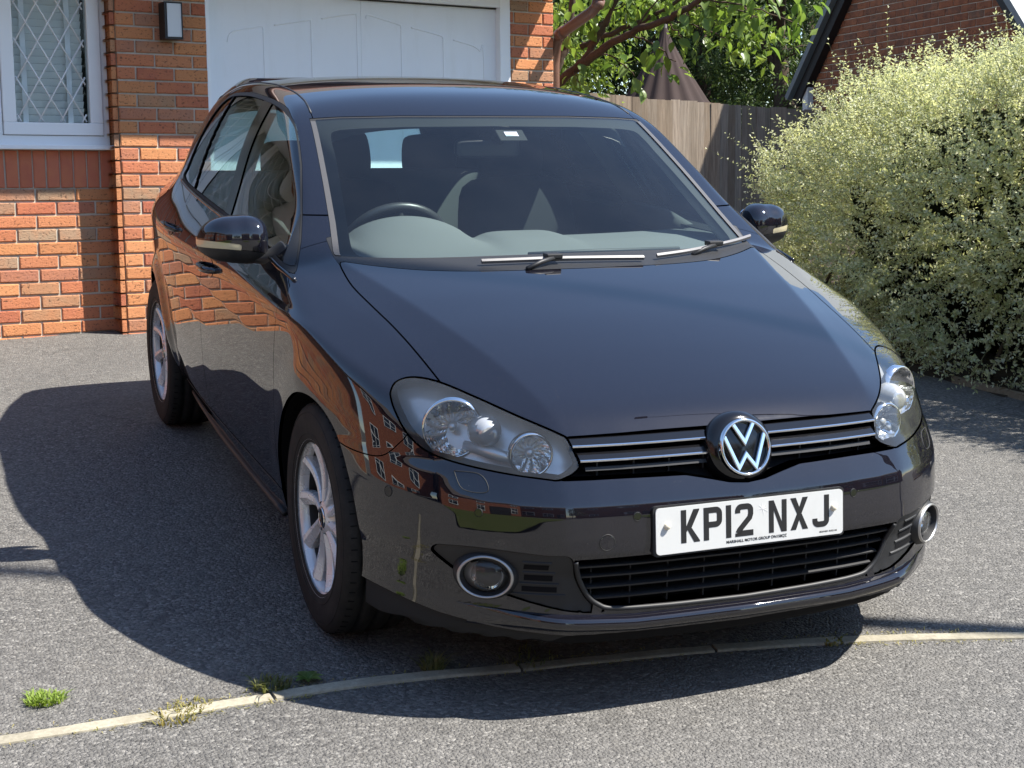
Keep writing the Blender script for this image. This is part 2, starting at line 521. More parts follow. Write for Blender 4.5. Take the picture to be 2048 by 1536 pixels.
def glass_mat(name, tint=(1, 1, 1), ior=1.5, rough=0.0, gl=(1, 1, 1), dust=0.0):
    m = bpy.data.materials.new(name); m.use_nodes = True
    t = m.node_tree; t.nodes.clear()
    out = t.nodes.new('ShaderNodeOutputMaterial'); mx = t.nodes.new('ShaderNodeMixShader')
    tr = t.nodes.new('ShaderNodeBsdfTransparent'); tr.inputs[0].default_value = (*tint, 1)
    g = t.nodes.new('ShaderNodeBsdfGlossy'); g.inputs['Roughness'].default_value = rough; g.inputs['Color'].default_value = (*gl, 1)
    fr = t.nodes.new('ShaderNodeFresnel'); fr.inputs['IOR'].default_value = ior
    t.links.new(fr.outputs[0], mx.inputs[0]); t.links.new(tr.outputs[0], mx.inputs[1]); t.links.new(g.outputs[0], mx.inputs[2]); 
    if dust:
        df = t.nodes.new('ShaderNodeBsdfDiffuse'); df.inputs[0].default_value = (.75, .78, .80, 1); m2 = t.nodes.new('ShaderNodeMixShader')
        tc = t.nodes.new('ShaderNodeTexCoord'); nz = t.nodes.new('ShaderNodeTexNoise'); nz.inputs['Scale'].default_value = 4; nz.inputs['Detail'].default_value = 8; nz.inputs['Roughness'].default_value = .7
        mr = t.nodes.new('ShaderNodeMapRange'); mr.inputs['From Min'].default_value = .3; mr.inputs['From Max'].default_value = .75; mr.inputs['To Min'].default_value = dust * .5; mr.inputs['To Max'].default_value = dust * 1.6
        t.links.new(tc.outputs['Object'], nz.inputs['Vector']); t.links.new(nz.outputs['Fac'], mr.inputs['Value']); t.links.new(mr.outputs[0], m2.inputs[0])
        t.links.new(mx.outputs[0], m2.inputs[1]); t.links.new(df.outputs[0], m2.inputs[2]); t.links.new(m2.outputs[0], out.inputs[0])
    else:
        t.links.new(mx.outputs[0], out.inputs[0])
    return m
M_WGLASS = glass_mat('window_glass', (.97, .99, .98), 1.25)

# ------------------------------------------------------------------ ground, drive and edging
xs_ = np.concatenate([[-60, -30, -18], np.arange(-12, 12.01, .5), [16, 24, 40, 70, 110]])
ys_ = np.concatenate([[-90, -50, -25, -14], np.arange(-9, 9.01, 1), [14, 25, 50, 90]])
gv = [(x, y, ground_z(x, y)) for x in xs_ for y in ys_]
ny_ = len(ys_)
gf = [(i * ny_ + j, (i + 1) * ny_ + j, (i + 1) * ny_ + j + 1, i * ny_ + j + 1) for i in range(len(xs_) - 1) for j in range(ny_ - 1)]
drive = MB().add(gv, gf).build('driveway', M_ASPH)
tag(drive, 'grey asphalt driveway around the dark hatchback', kind='structure')
strip_pts = [(.41, -3.2), (.415, -2.4), (.43, -1.715), (.412, -1.16), (.408, -.82), (.452, -.46), (.478, -.2), (.515, .086), (.60, .52), (.735, .968), (.93, 1.6), (1.3, 2.7)]
sp = bez(strip_pts, 10)
def along(path, s0, s1, step=.12):
    d = np.concatenate([[0], np.cumsum(np.linalg.norm(np.diff(path, axis=0), axis=1))])
    ss = np.linspace(s0, s1, max(2, int((s1 - s0) / step)))
    return np.stack([np.interp(ss, d, path[:, 0]), np.interp(ss, d, path[:, 1])], 1), d[-1]
_, Ls = along(sp, 0, 1)
edging = empty('edging_strip'); tag(edging, 'thin weathered concrete edging strip across the drive in front of the car', kind='structure')
cuts = [0, .93, 1.845, 2.12, 2.76, 3.30, 3.66, 4.55, Ls]
for i in range(len(cuts) - 1):
    P, _ = along(sp, cuts[i] + .004, cuts[i + 1] - .004, .04)
    nrm = np.gradient(P, axis=0); nrm = np.stack([nrm[:, 1], -nrm[:, 0]], 1); nrm /= np.linalg.norm(nrm, axis=1, keepdims=True)
    mb = MB(); vs = []
    jit = rng.normal(0, .0012, (len(P), 2))
    top = .0055 + rng.uniform(-.0015, .002)
    for k, (p, q) in enumerate(zip(P, nrm)):
        for off, h in ((-.023, -.01), (-.021, top - .002), (-.017, top), (.017, top), (.021, top - .002), (.023, -.01)):
            x, y = p + q * (off + (jit[k, 0] if off < 0 else jit[k, 1])); vs.append((x, y, ground_z(x, y) + h))
    fs = [(k * 6 + j, k * 6 + j + 1, (k + 1) * 6 + j + 1, (k + 1) * 6 + j) for k in range(len(P) - 1) for j in range(5)]
    fs += [(0, 1, 2, 3, 4, 5), tuple((len(P) - 1) * 6 + j for j in (5, 4, 3, 2, 1, 0))]
    mb.add(vs, fs); mb.build('edging_stone', M_EDGE, edging)

# soil bed and timber edging below the hedge
M_SOIL = conc_mat('soil', (.030, .021, .015), (.062, .046, .034), 45)
bed = [(-2.70, 3.02), (-2.18, 3.04), (-1.71, 3.09), (-.8, 3.22), (.6, 3.45), (.8, 8.5), (-10.5, 7.7), (-9.3, 4.9), (-5.2, 3.2), (-3.6, 2.95)]
mb = MB(); N_ = 46; vs = []; fs = []
bp = np.array(bed); lo, hi = bp.min(0), bp.max(0)
gx_ = np.linspace(lo[0], hi[0], N_ * 2); gy_ = np.linspace(lo[1], hi[1], N_)
GP = np.array([(x, y) for x in gx_ for y in gy_]); sd_ = sdf_poly(GP, bp)
bump_ = rng.normal(0, .006, len(GP))
vs = [(x, y, ground_z(x, y) + min(max(s * .35, -.03), .045) + b) for (x, y), s, b in zip(GP, sd_, bump_)]
fs = [(i * N_ + j, (i + 1) * N_ + j, (i + 1) * N_ + j + 1, i * N_ + j + 1) for i in range(2 * N_ - 1) for j in range(N_ - 1) if max(sd_[i * N_ + j], sd_[(i + 1) * N_ + j], sd_[(i + 1) * N_ + j + 1], sd_[i * N_ + j + 1]) > 0]
soil = mb.add(vs, fs, True).build('planting_bed', M_SOIL); tag(soil, 'dark soil bed under the hedge', kind='structure')
mb = MB()
for a, b in zip(bed[1:4], bed[2:5]):
    a3 = Vector((*a, ground_z(*a) + .012)); b3 = Vector((*b, ground_z(*b) + .012)); dv = (b3 - a3).normalized(); sv = Vector((-dv.y, dv.x, 0)) * .011
    up_ = Vector((0, 0, .022))
    mb.add([a3 - sv - up_, a3 + sv - up_, b3 + sv - up_, b3 - sv - up_, a3 - sv + up_, a3 + sv + up_, b3 + sv + up_, b3 - sv + up_], [(0, 1, 5, 4), (1, 2, 6, 5), (2, 3, 7, 6), (3, 0, 4, 7), (4, 5, 6, 7)])
o = mb.build('bed_edging', M_TIMBEREDGE); tag(o, 'thin weathered timber edging board along the hedge bed', 'edging')

# ------------------------------------------------------------------ the house with the garage
WN = Vector((0.983343, 0.181759, 0)); WT = Vector((-0.181759, 0.983343, 0)); WD = 4.87094
def wp(u, z, out=0.0):
    return WN * (-WD + out) + WT * u + Vector((0, 0, z))
WROT = Matrix((WT, WN * -1, Vector((0, 0, 1)))).transposed()      # local x along the wall, -y outwards
wall_quat = WROT.to_euler()
REC = -.154
house = empty('house'); tag(house, 'red brick house with white garage door and leaded window behind the car', 'house')
def chamfer_brick(l, h, dpt, ch=.0045, seed=0):
    """front face brick; origin at the front centre, y runs into the wall; slightly uneven"""
    r = np.random.default_rng(seed); x, z = l / 2, h / 2
    j = lambda: r.normal(0, .0011)
    out = [(-x, z), (x, z), (x, -z), (-x, -z)]
    vs = []
    for sx, sz in ((-1, -1), (1, -1), (1, 1), (-1, 1)):
        vs.append((sx * (x - ch) + j(), j() * .5, sz * (z - ch) + j()))
    for sx, sz in ((-1, -1), (1, -1), (1, 1), (-1, 1)):
        vs.append((sx * x + j(), ch, sz * z + j()))
    for sx, sz in ((-1, -1), (1, -1), (1, 1), (-1, 1)):
        vs.append((sx * x, dpt, sz * z))
    fs = [(0, 1, 2, 3)]
    for a in range(4):
        b = (a + 1) % 4
        fs += [(4 + a, 4 + b, b, a), (8 + a, 8 + b, 4 + b, 4 + a)]
    return vs, fs
BR_L, BR_H = .215, .065
brick_meshes = []
for s in range(5):
    v, f = chamfer_brick(BR_L, BR_H, .03, seed=s); brick_meshes.append(MB().add(v, f).mesh('brick'))
sold_meshes = []
for s in range(3):
    v, f = chamfer_brick(.066, .206, .03, seed=20 + s); sold_meshes.append(MB().add(v, f).mesh('brick'))
cut_cache = {}
def brick_obj(parent, mlist, m, u, z, out, length=None, full=BR_L, rot=None, pos=None, col=None):
    k = random.randrange(len(mlist))
    if length is not None and abs(length - full) > .004:
        key = (round(length, 3), k, m.name)
        if key not in cut_cache:
            v, f = chamfer_brick(length, BR_H, .03, seed=k); cut_cache[key] = MB().add(v, f).mesh('brick')
        me = cut_cache[key]
    else:
        me = mlist[k]
    if not me.materials:
        me.materials.append(m)
    o = bpy.data.objects.new('brick', me); COL.objects.link(o); o.parent = parent
    o.location = pos if pos is not None else wp(u, z, out + random.uniform(-.0015, .002))
    o.rotation_euler = rot if rot is not None else wall_quat
    return o
def courses(u0, u1, z0, z1, phase, ref=2.2284):
    """yields (centre u, centre z, length) of running bond between the limits"""
    k0 = math.floor((z0 - ref) / .075)
    k = k0
    while ref + .075 * k < z1 - .01:
        zc = ref + .075 * k + .0375
        if zc > z0 - .03:
            off = phase + (.1125 if k % 2 else 0)
            u = u0 - ((u0 - off) % .225)
            while u < u1 - .002:
                a, b = max(u + .005, u0), min(u + .220, u1)
                if b - a > .02:
                    yield (a + b) / 2, zc, b - a
                u += .225
        k += 1
def backing(parent, quads, name='mortar_bed'):
    mb = MB()
    for (u0, u1, z0, z1, o1) in quads:
        a, b, c, d = wp(u0, z0, o1), wp(u1, z0, o1), wp(u1, z1, o1), wp(u0, z1, o1)
        e = -WN * .08
        mb.add([a, b, c, d, a + e, b + e, c + e, d + e], [(0, 1, 2, 3), (4, 7, 6, 5), (0, 4, 5, 1), (1, 5, 6, 2), (2, 6, 7, 3), (3, 7, 4, 0)])
    return mb.build(name, M_MORTAR, parent)
MR = .009
backing(house, [(.245, .772, .2, 2.75, -MR), (2.873, 3.212, .2, 2.75, -MR), (-6, .238, .2, 1.465, REC - MR), (-6, -1.62, 1.465, 2.75, REC - MR), (.226, .243, 1.465, 2.75, REC - MR), (-1.62, .226, 2.69, 2.75, REC - MR), (.772, 2.873, 2.46, 2.75, -.02)])
# the pier's return
mb = MB(); mb.add([wp(.2398, .2, -.004), wp(.2398, 2.75, -.004), wp(.2398, 2.75, REC - .08), wp(.2398, .2, REC - .08)], [(0, 1, 2, 3)]); mb.build('mortar_return', M_MORTAR, house)
ret_rot = Matrix((WN * -1, WT * 1.0, Vector((0, 0, 1)))).transposed().to_euler()
k = 0
z = 2.2284 - .075 * 25
while z < 2.72:
    zc = z + .0375
    segs = [(.1025, .0)] if k % 2 == 0 else [(.049, .0)]
    ln = .147
    mm = brick_obj(house, brick_meshes, M_BRICK, 0, 0, 0, length=ln, rot=ret_rot, pos=wp(.2378 + random.uniform(-.001, .001), zc, -.0065 - ln / 2))
    z += .075; k += 1
for u, zc, ln in courses(.2385, .775, .36, 2.72, .012):
    brick_obj(house, brick_meshes, M_BRICK, u, zc, 0, ln)
for u, zc, ln in courses(2.875, 3.212, 1.1, 2.72, .09):
    brick_obj(house, brick_meshes, M_BRICK, u, zc, 0, ln)
mass = MB()
def mass_brick(u, zc, ln, out, hgt=BR_H):
    v, f = chamfer_brick(ln, hgt, .03, seed=random.randrange(9999))
    mass.add([wp(u + a, zc + c, out - b) for a, b, c in v], f)
for u, zc, ln in courses(-5.95, .236, .36, 1.25, .02):
    if u > -.75:
        brick_obj(house, brick_meshes, M_BRICK, u, zc, REC, ln)
    else:
        mass_brick(u, zc, ln, REC)
for u, zc, ln in courses(-5.95, -1.62, 1.25, 2.72, .02):
    mass_brick(u, zc, ln, REC)
for u, zc, ln in courses(2.875, 3.212, .3, 1.1, .09):
    mass_brick(u, zc, ln, 0)
o = mass.build('brickwork', M_BRICKI, house); o['kind'] = 'stuff'
u = .205
smass = MB()
while u > -1.62:
    if u > -.75:
        o = bpy.data.objects.new('brick', sold_meshes[random.randrange(3)]); o.data.materials or o.data.materials.append(M_SOLD)
        COL.objects.link(o); o.parent = house; o.location = wp(u, 1.359, REC + .001); o.rotation_euler = wall_quat
    else:
        v, f = chamfer_brick(.066, .206, .03, seed=random.randrange(999)); smass.add([wp(u + a, 1.359 + c, REC - b) for a, b, c in v], f)
    u -= .0762
o = smass.build('soldier_course', M_SOLDI, house); o['kind'] = 'stuff'
# eaves: soffit, fascia, gutter and roof
EO = .42; EZ = 1.699 + EO * 2.007
mb = MB()
def slab(mb, pts, th):
    a = [Vector(p) for p in pts]; e = Vector((0, 0, th)); n_ = len(a)
    mb.add([p for p in a] + [p + e for p in a], [tuple(range(n_ - 1, -1, -1)), tuple(range(n_, 2 * n_))] + [(i, (i + 1) % n_, (i + 1) % n_ + n_, i + n_) for i in range(n_)])
slab(mb, [wp(-6, EZ, EO), wp(3.212, EZ, EO), wp(3.212, EZ, -.5), wp(-6, EZ, -.5)], .02)
mb.build('soffit', M_UPVC, house)
mb = MB(); slab(mb, [wp(-6, EZ - .004, EO + .002), wp(3.214, EZ - .004, EO + .002), wp(3.214, EZ - .004, EO + .022), wp(-6, EZ - .004, EO + .022)], .16); mb.build('fascia', M_FASCIA, house)
mb = MB(); mb.add([wp(-6, EZ + .13, EO + .07), wp(3.25, EZ + .13, EO + .07), wp(3.25, EZ + 2.4, -4), wp(-6, EZ + 2.4, -4), wp(-6, EZ + .17, EO + .07), wp(3.25, EZ + .17, EO + .07), wp(3.25, EZ + 2.44, -4), wp(-6, EZ + 2.44, -4)], [(0, 1, 2, 3), (4, 7, 6, 5), (0, 4, 5, 1), (1, 5, 6, 2), (2, 6, 7, 3), (3, 7, 4, 0)]); mb.build('roof', M_TILE, house)
mb = MB(); mb.tube([wp(-6, EZ + .10, EO + .075), wp(3.25, EZ + .10, EO + .075)], .055, 14); mb.build('gutter', M_PIPE, house)
# flank walls so that the house is a closed body
mb = MB()
for pts in ([wp(3.210, 0, -.012), wp(3.210, EZ, -.012), wp(3.210, EZ + 2.2, -4), wp(3.210, 0, -8)], [wp(-6, 0, REC - .03), wp(-6, EZ, REC - .03), wp(-6, EZ + 2.2, -4), wp(-6, 0, -8)]):
    e = -WT * .06 if pts[0].dot(WT) > 0 else WT * .06
    mb.add(pts + [p + e for p in pts], [(0, 1, 2, 3), (4, 7, 6, 5), (0, 4, 5, 1), (1, 5, 6, 2), (2, 6, 7, 3), (3, 7, 4, 0)])
mb.build('flank_wall', brick_mat('flank_brick', [(0, (.33, .15, .08)), (1, (.33, .15, .08))]), house)
# swan-neck rain pipe at the wall's end
mb = MB()
pp_ = [wp(3.285, .3, -.10), wp(3.285, 2.05, -.10), wp(3.275, 2.19, -.06), wp(3.255, 2.245, .01), wp(3.254, 2.272, .10), wp(3.252, 2.312, .24), wp(3.25, 2.352, .38), wp(3.25, 2.385, .445), wp(3.25, 2.45, .475), wp(3.25, 2.62, .475)]
mb.tube(pp_, .036, 20)
o = mb.build('rain_pipe', M_PIPE, house)
for i0, i1 in ((7, 8), (3, 4)):
    a, b = pp_[i0], pp_[i1]; mb = MB(); mb.tube([a + (b - a) * -.15, a + (b - a) * .55], .041, 20); mb.build('pipe_collar', M_PIPE, o)
# garage door
DR_ = -.062
mb = MB(); mb.add([wp(.79, .3, DR_), wp(2.80, .3, DR_), wp(2.80, 2.42, DR_), wp(.79, 2.42, DR_)], [(0, 1, 2, 3)])
gd = empty('garage_door', parent=house)
o = mb.build('door_panel', M_DOORW, gd)
bead_lines = [[(0.929, 2.097), (0.942, 2.139), (0.977, 2.164), (1.041, 2.178), (1.146, 2.195), (1.157, 2.182), (1.159, 2.043), (1.162, 1.0)],
 [(1.227, 2.21), (1.349, 2.232), (1.458, 2.251), (1.470, 2.235), (1.472, 2.067), (1.474, 1.0)], [(1.542, 2.264), (1.644, 2.285), (1.767, 2.305), (1.781, 2.29), (1.783, 2.113), (1.785, 1.0)],
 [(1.848, 1.9), (1.849, 2.28), (1.862, 2.303), (1.972, 2.281), (2.078, 2.256), (2.091, 2.24), (2.093, 2.093), (2.094, 1.0)][1:], [(2.165, 2.243), (2.286, 2.222), (2.384, 2.201), (2.397, 2.184), (2.399, 2.06), (2.402, 1.0)],
 [(2.472, 2.181), (2.612, 2.152), (2.674, 2.118), (2.701, 2.066), (2.707, 1.0)], [(1.812, 2.41), (1.812, 1.0)]]
for bl in bead_lines:
    pts = bez(bl, 6)
    mb = MB(); mb.tube([wp(a, b, DR_ - .0005) for a, b in pts], .0052 if bl[0][0] != 1.812 else .003, 6); mb.build('door_bead', M_DOORW, gd)
mb = MB()
for (a, b, c, d_) in ((.775, .797, .3, 2.46), (2.796, 2.873, .3, 2.46)):
    slab(mb, [wp(a, c, -.006), wp(b, c, -.006), wp(b, c, -.10), wp(a, c, -.10)], d_ - c)
slab(mb, [wp(.7755, 2.398, -.009), wp(2.8725, 2.398, -.009), wp(2.8725, 2.398, -.10), wp(.7755, 2.398, -.10)], .07)
mb.build('door_frame', M_UPVC, gd)
mb = MB(); slab(mb, [wp(1.6, 2.389, -.050), wp(2.796, 2.389, -.050), wp(2.796, 2.389, -.061), wp(1.6, 2.389, -.061)], .008); mb.build('door_seal', M_BLACKW, gd)
# leaded window
win = empty('window', parent=house)
def bar(mb, u0, u1, z0, z1, o0, o1):
    slab(mb, [wp(u0, z0, o1), wp(u1, z0, o1), wp(u1, z0, o0), wp(u0, z0, o0)], z1 - z0)
WT_, WB_ = 2.69, 1.492
mb = MB()
bar(mb, -1.615, .226, WB_, WB_ + .052, REC - .05, REC + .012); bar(mb, -1.615, .226, WT_ - .05, WT_, REC - .05, REC + .012)
for ub in (.194, -.400, -1.0, -1.615):
    bar(mb, ub, ub + (.032 if ub > 0 else .030), WB_ + .052, WT_ - .05, REC - .05, REC + .0115)
mb.build('window_frame', M_UPVC, win)
for ci, (a, b) in enumerate(((-.370, .194), (-.970, -.400), (-1.585, -1.0))):
    mb = MB(); z0, z1 = WB_ + .052, WT_ - .05
    fw = .076
    for q in ((a + .004, b - .004, z0 + .003, z0 + fw - .004), (a + .004, b - .004, z1 - fw + .004, z1 - .003)):
        bar(mb, *q, REC - .03, REC + .026)
    for q in ((a + .004, a + fw, z0 + fw - .004, z1 - fw + .004), (b - fw, b - .004, z0 + fw - .004, z1 - fw + .004)):
        bar(mb, *q, REC - .03, REC + .0255)
    cs = mb.build('casement', M_UPVC, win, bevel=.004)
    ga, gb, gz0, gz1 = a + fw + .006, b - fw - .006, z0 + fw, z1 - fw
    mb = MB(); mb.add([wp(ga - .01, gz0 - .006, REC + .004), wp(gb + .01, gz0 - .006, REC + .004), wp(gb + .01, gz1 + .006, REC + .004), wp(ga - .01, gz1 + .006, REC + .004)], [(0, 1, 2, 3)])
    mb.build('window_pane', M_WGLASS, cs)
    mb = MB(); dx, dz = .0985, .1965 / 2 * 1.72 / 1.72
    cx, cz = gb - .024, gz0 + .024
    def clipseg(p, q):
        # Liang-Barsky
        t0, t1 = 0., 1.; d = (q[0] - p[0], q[1] - p[1])
        for pi, qi in ((-d[0], p[0] - ga), (d[0], gb - .012 - p[0]), (-d[1], p[1] - gz0), (d[1], gz1 - p[1])):
            if abs(pi) < 1e-12:
                if qi < 0: return None
            else:
                r = qi / pi
                if pi < 0: t0 = max(t0, r)
                else: t1 = min(t1, r)
        return None if t0 >= t1 else ((p[0] + d[0] * t0, p[1] + d[1] * t0), (p[0] + d[0] * t1, p[1] + d[1] * t1))
    DWd, DHt = .122, .207
    for k in range(-16, 20):
        for sg in (1, -1):
            p = (cx + k * DWd - 30 * DWd / 2 * sg, cz - 30 * DHt / 2); q = (cx + k * DWd + 30 * DWd / 2 * sg, cz + 30 * DHt / 2)
            s_ = clipseg(p, q)
            if s_:
                mb.tube([wp(*s_[0], REC + .0075), wp(*s_[1], REC + .0075)], .0050, 6)
    mb.build('lead_lattice', M_LEAD, cs)
    mb = MB(); sl = MB(); zz = gz0 - .02; tilt = .40
    bl = empty('blind', parent=win) if ci == 0 else None
    while zz < gz1 + .03:
        ln = gb - ga + .01
        mid = wp((ga + gb) / 2 - .012, zz, REC - .055)
        if ci == 0:
            s1 = MB(); s1.box((0, 0, 0), (ln, .003, .041), Matrix.Rotation(tilt, 3, 'X'), ch=.0009)
            o = s1.build('slat', M_BLIND, bl); o.location = mid; o.rotation_euler = wall_quat
        else:
            R_ = WROT @ Matrix.Rotation(tilt, 3, 'X'); sl.box(mid, (ln, .003, .041), R_)
        zz += .0405
    if ci: o = sl.build('blind_slats', M_BLIND, win); o['kind'] = 'stuff'
    for uu in (ga + .045, gb - .105):
        tp = MB(); slab(tp, [wp(uu, gz0 - .03, REC - .029), wp(uu + .030, gz0 - .03, REC - .029), wp(uu + .030, gz0 - .03, REC - .0305), wp(uu, gz0 - .03, REC - .0305)], gz1 - gz0 + .06); tp.build('blind_tape', M_TAPE, bl if bl else win)
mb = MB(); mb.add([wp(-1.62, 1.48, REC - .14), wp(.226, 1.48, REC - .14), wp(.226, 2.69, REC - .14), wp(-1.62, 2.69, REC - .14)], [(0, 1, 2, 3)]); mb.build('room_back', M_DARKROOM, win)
mb = MB(); bar(mb, -1.64, .258, 1.4665, 1.4915, REC - .05, REC + .055); mb.build('window_sill', M_UPVC, win, bevel=.004)
# wall lamp
M_LBLK = mat('lamp_black', (.012, .012, .013), .45); M_LWHT = mat('lamp_diffuser', (.62, .64, .64), .5)
lamp = empty('wall_lamp', wp(.545, 2.185, 0), wall_quat); tag(lamp, 'black box wall lamp with white diffuser on the brick pier', 'wall lamp')
MB().box((0, -.045, 0), (.105, .086, .205)).build('lamp_housing', M_LBLK, lamp, bevel=.003)
MB().box((.006, -.0905, .002), (.084, .006, .186)).build('diffuser', M_LWHT, lamp, bevel=.002)
for sx in (-1, 1):
    MB().box((sx * .0505, -.0925, 0), (.0045, .012, .205)).build('lamp_rim', M_LBLK, lamp)
MB().box((0, -.0925, -.100), (.1, .012, .005)).build('lamp_rim', M_LBLK, lamp); MB().box((0, -.0925, .100), (.1, .012, .005)).build('lamp_rim', M_LBLK, lamp)

# ------------------------------------------------------------------ fence
def wood_mat():
    m = mat('weathered_wood', (.2, .15, .1), .9, spec=.2); n = NT(m); co = n.coord('Object'); rd = n.random()
    cmb = n.n('ShaderNodeCombineXYZ'); n.l(n.math('MULTIPLY', rd, 50.), cmb.inputs[0]); n.l(n.math('MULTIPLY', rd, 31.), cmb.inputs[2])
    va = n.n('ShaderNodeVectorMath', operation='ADD'); n.l(co, va.inputs[0]); n.l(cmb.outputs[0], va.inputs[1])
    g = n.noise(n.mapping(va.outputs[0], (1, 1, .06)), 55, 5, .65, .6); b = n.noise(n.mapping(va.outputs[0], (1, 1, .35)), 7, 4, .6)
    c = n.ramp(rd, [(0, (.24, .20, .155)), (.25, (.34, .27, .20)), (.5, (.21, .165, .12)), (.75, (.31, .26, .205)), (1, (.40, .33, .26))])
    c = n.mix(n.ramp(g, [(.35, (0, 0, 0)), (.7, (.65, .65, .65))]), c, (.10, .075, .055))
    c = n.mix(n.ramp(b, [(.5, (0, 0, 0)), (.75, (.45, .45, .45))]), c, (.24, .22, .19))
    n.base(c); n.normal(n.bump(g, .5, .004)); return m
M_WOOD = wood_mat()
fence = empty('fence', (-9.0, 5.4, .6)); tag(fence, 'weathered wooden featheredge board fence behind the car', 'fence')
FT = WT.copy()
board = MB(); board.prism([(-.056, .0), (.050, .013), (.050, -.006), (-.056, -.005)], lambda u_, v_, w_: Vector((u_, -v_, w_)), 0, 1.75)
bm_ = board.mesh('board'); bm_.materials.append(M_WOOD)
base_f = Vector((-9.30, 4.73, .36))
for k in range(-12, 33):
    p = base_f + FT * (k * .1005) + Vector((0, 0, random.uniform(-.012, .008) - .0011 * k * 3))
    o = bpy.data.objects.new('board', bm_); COL.objects.link(o); o.parent = fence; o.matrix_parent_inverse = Matrix.Translation((9.0, -5.4, -.6))
    o.location = p + WN * random.uniform(-.002, .002); o.rotation_euler = (random.uniform(-.01, .01), random.uniform(-.004, .004), wall_quat[2] + random.uniform(-.02, .02)); o.scale.z = 1.02
for zz in (.7, 1.75):
    mb = MB(); a = base_f + FT * -1.3 - WN * .05; b = base_f + FT * 3.4 - WN * .05
    mb.tube([Vector((a.x, a.y, zz)), Vector((b.x, b.y, zz))], .04, 4); o = mb.build('rail', M_WOOD, fence); o.matrix_parent_inverse = Matrix.Translation((9.0, -5.4, -.6))
# an older stretch further back
fence2 = empty('fence', (-10.2, 4.6, .6)); tag(fence2, 'short sunlit stretch of pale fence left of the board fence', 'fence')
for k in range(14):
    p = Vector((-10.45, 3.85, .42)) + FT * (k * .1005)
    o = bpy.data.objects.new('board', bm_); COL.objects.link(o); o.parent = fence2; o.matrix_parent_inverse = Matrix.Translation((10.2, -4.6, -.6)); o.location = p; o.rotation_euler = (0, 0, wall_quat[2]); o.scale.z = 1.02
mb = MB(); a = Vector((-10.43, 3.80, 2.225)); b = a + FT * 1.4; mb.box((a + b) / 2, (1.42, .09, .035), WROT); o = mb.build('capping_rail', mat('pale_wood', (.42, .40, .36), .8), fence2); o.matrix_parent_inverse = Matrix.Translation((10.2, -4.6, -.6))

# ------------------------------------------------------------------ gabled neighbour
gable = empty('gabled_house', (-8.95, 7.8, .7)); tag(gable, 'brown brick gable of a neighbouring house with grey verge boards above the hedge', 'house')
GI = Matrix.Translation((8.95, -7.8, -.7))
GX0, GX1, GY = -10.62, -7.28, 7.8
APX, APZ, SL = -8.80, 4.62, 1.185
def verge_z(x): return APZ - abs(x - APX) * SL
def gp(m): m.matrix_parent_inverse = GI; return m
mb = MB(); poly = [(GX0, .3), (GX1, .3), (GX1, verge_z(GX1)), (APX, APZ), (GX0, verge_z(GX0))]
mb.prism(poly, lambda a, b, c: Vector((a, c, b)), GY + .009, GY + 6.0); gp(mb.build('gable_wall', M_MORTAR, gable))
g_rot = Matrix.Rotation(0, 3, 'Z').to_euler()
gmass = MB(); cnt = 0
kz = 0; z = .35
while z < APZ - .1:
    zc = z + .0325; half = (APZ - zc - .05) / SL; a0, a1 = max(GX0, APX - half), min(GX1, APX + half)
    off = .1125 if kz % 2 else 0
    x = a0 - ((a0 - off) % .225)
    while x < a1:
        p, q = max(x + .005, a0), min(x + .22, a1)
        if q - p > .03:
            vis = zc > 2.0 and zc < 3.35 and p > -10.7
            if vis and cnt < 300:


                key = ('g', round(q - p, 3), random.randrange(3))
                if key not in cut_cache:
                    v, f = chamfer_brick(q - p, BR_H, .03, seed=key[2] + 50); cut_cache[key] = MB().add(v, f).mesh('brick'); cut_cache[key].materials.append(M_BRICKD)
                o = bpy.data.objects.new('brick', cut_cache[key]); COL.objects.link(o); o.parent = gable; o.matrix_parent_inverse = GI
                o.location = ((p + q) / 2, GY + random.uniform(-.002, .002), zc); cnt += 1
            else:
                v, f = chamfer_brick(q - p, BR_H, .03, seed=random.randrange(999)); gmass.add([((p + q) / 2 + a, GY + b, zc + c) for a, b, c in v], f)
        x += .225
    z += .075; kz += 1
o = gp(gmass.build('brickwork', M_BRICKDI, gable)); o['kind'] = 'stuff'
for sg in (-1, 1):
    e0 = Vector((APX + sg * 2.05, GY - .10, APZ - 2.05 * SL + .04)); e1 = Vector((APX, GY - .10, APZ + .04))
    d_ = (e1 - e0).normalized(); nrm = Vector((-d_.z, 0, d_.x)) * (1 if sg < 0 else -1)
    mb = MB(); y0, y1 = GY - .16, GY + .02
    def quad(w0, w1, ya, yb):
        pts = [e0 + nrm * w0, e1 + nrm * w0, e1 + nrm * w1, e0 + nrm * w1]
        return [Vector((p.x, ya, p.z)) for p in pts] + [Vector((p.x, yb, p.z)) for p in pts]
    FQ = [(0, 1, 2, 3), (4, 7, 6, 5), (0, 4, 5, 1), (1, 5, 6, 2), (2, 6, 7, 3), (3, 7, 4, 0)]
    mb.add(quad(-.10, .02, GY - .10, GY + .02), FQ); gp(mb.build('bargeboard', M_BLACKW, gable))
    mb = MB(); mb.add(quad(.021, .085, GY - .17, GY + 6.1), FQ); gp(mb.build('roof_slope', M_SLATE, gable))
    mb = MB(); xx = GX0 - .03 if sg < 0 else GX1 + .05
    mb.box((xx + (.28 if sg > 0 else 0), GY - .02 + (.3 if sg > 0 else 0), verge_z(xx) - .33 + (.15 if sg > 0 else 0)), (.10 if sg < 0 else .7, .10, .62)); gp(mb.build('eaves_box', mat('white_render', (.62, .64, .62), .7), gable))
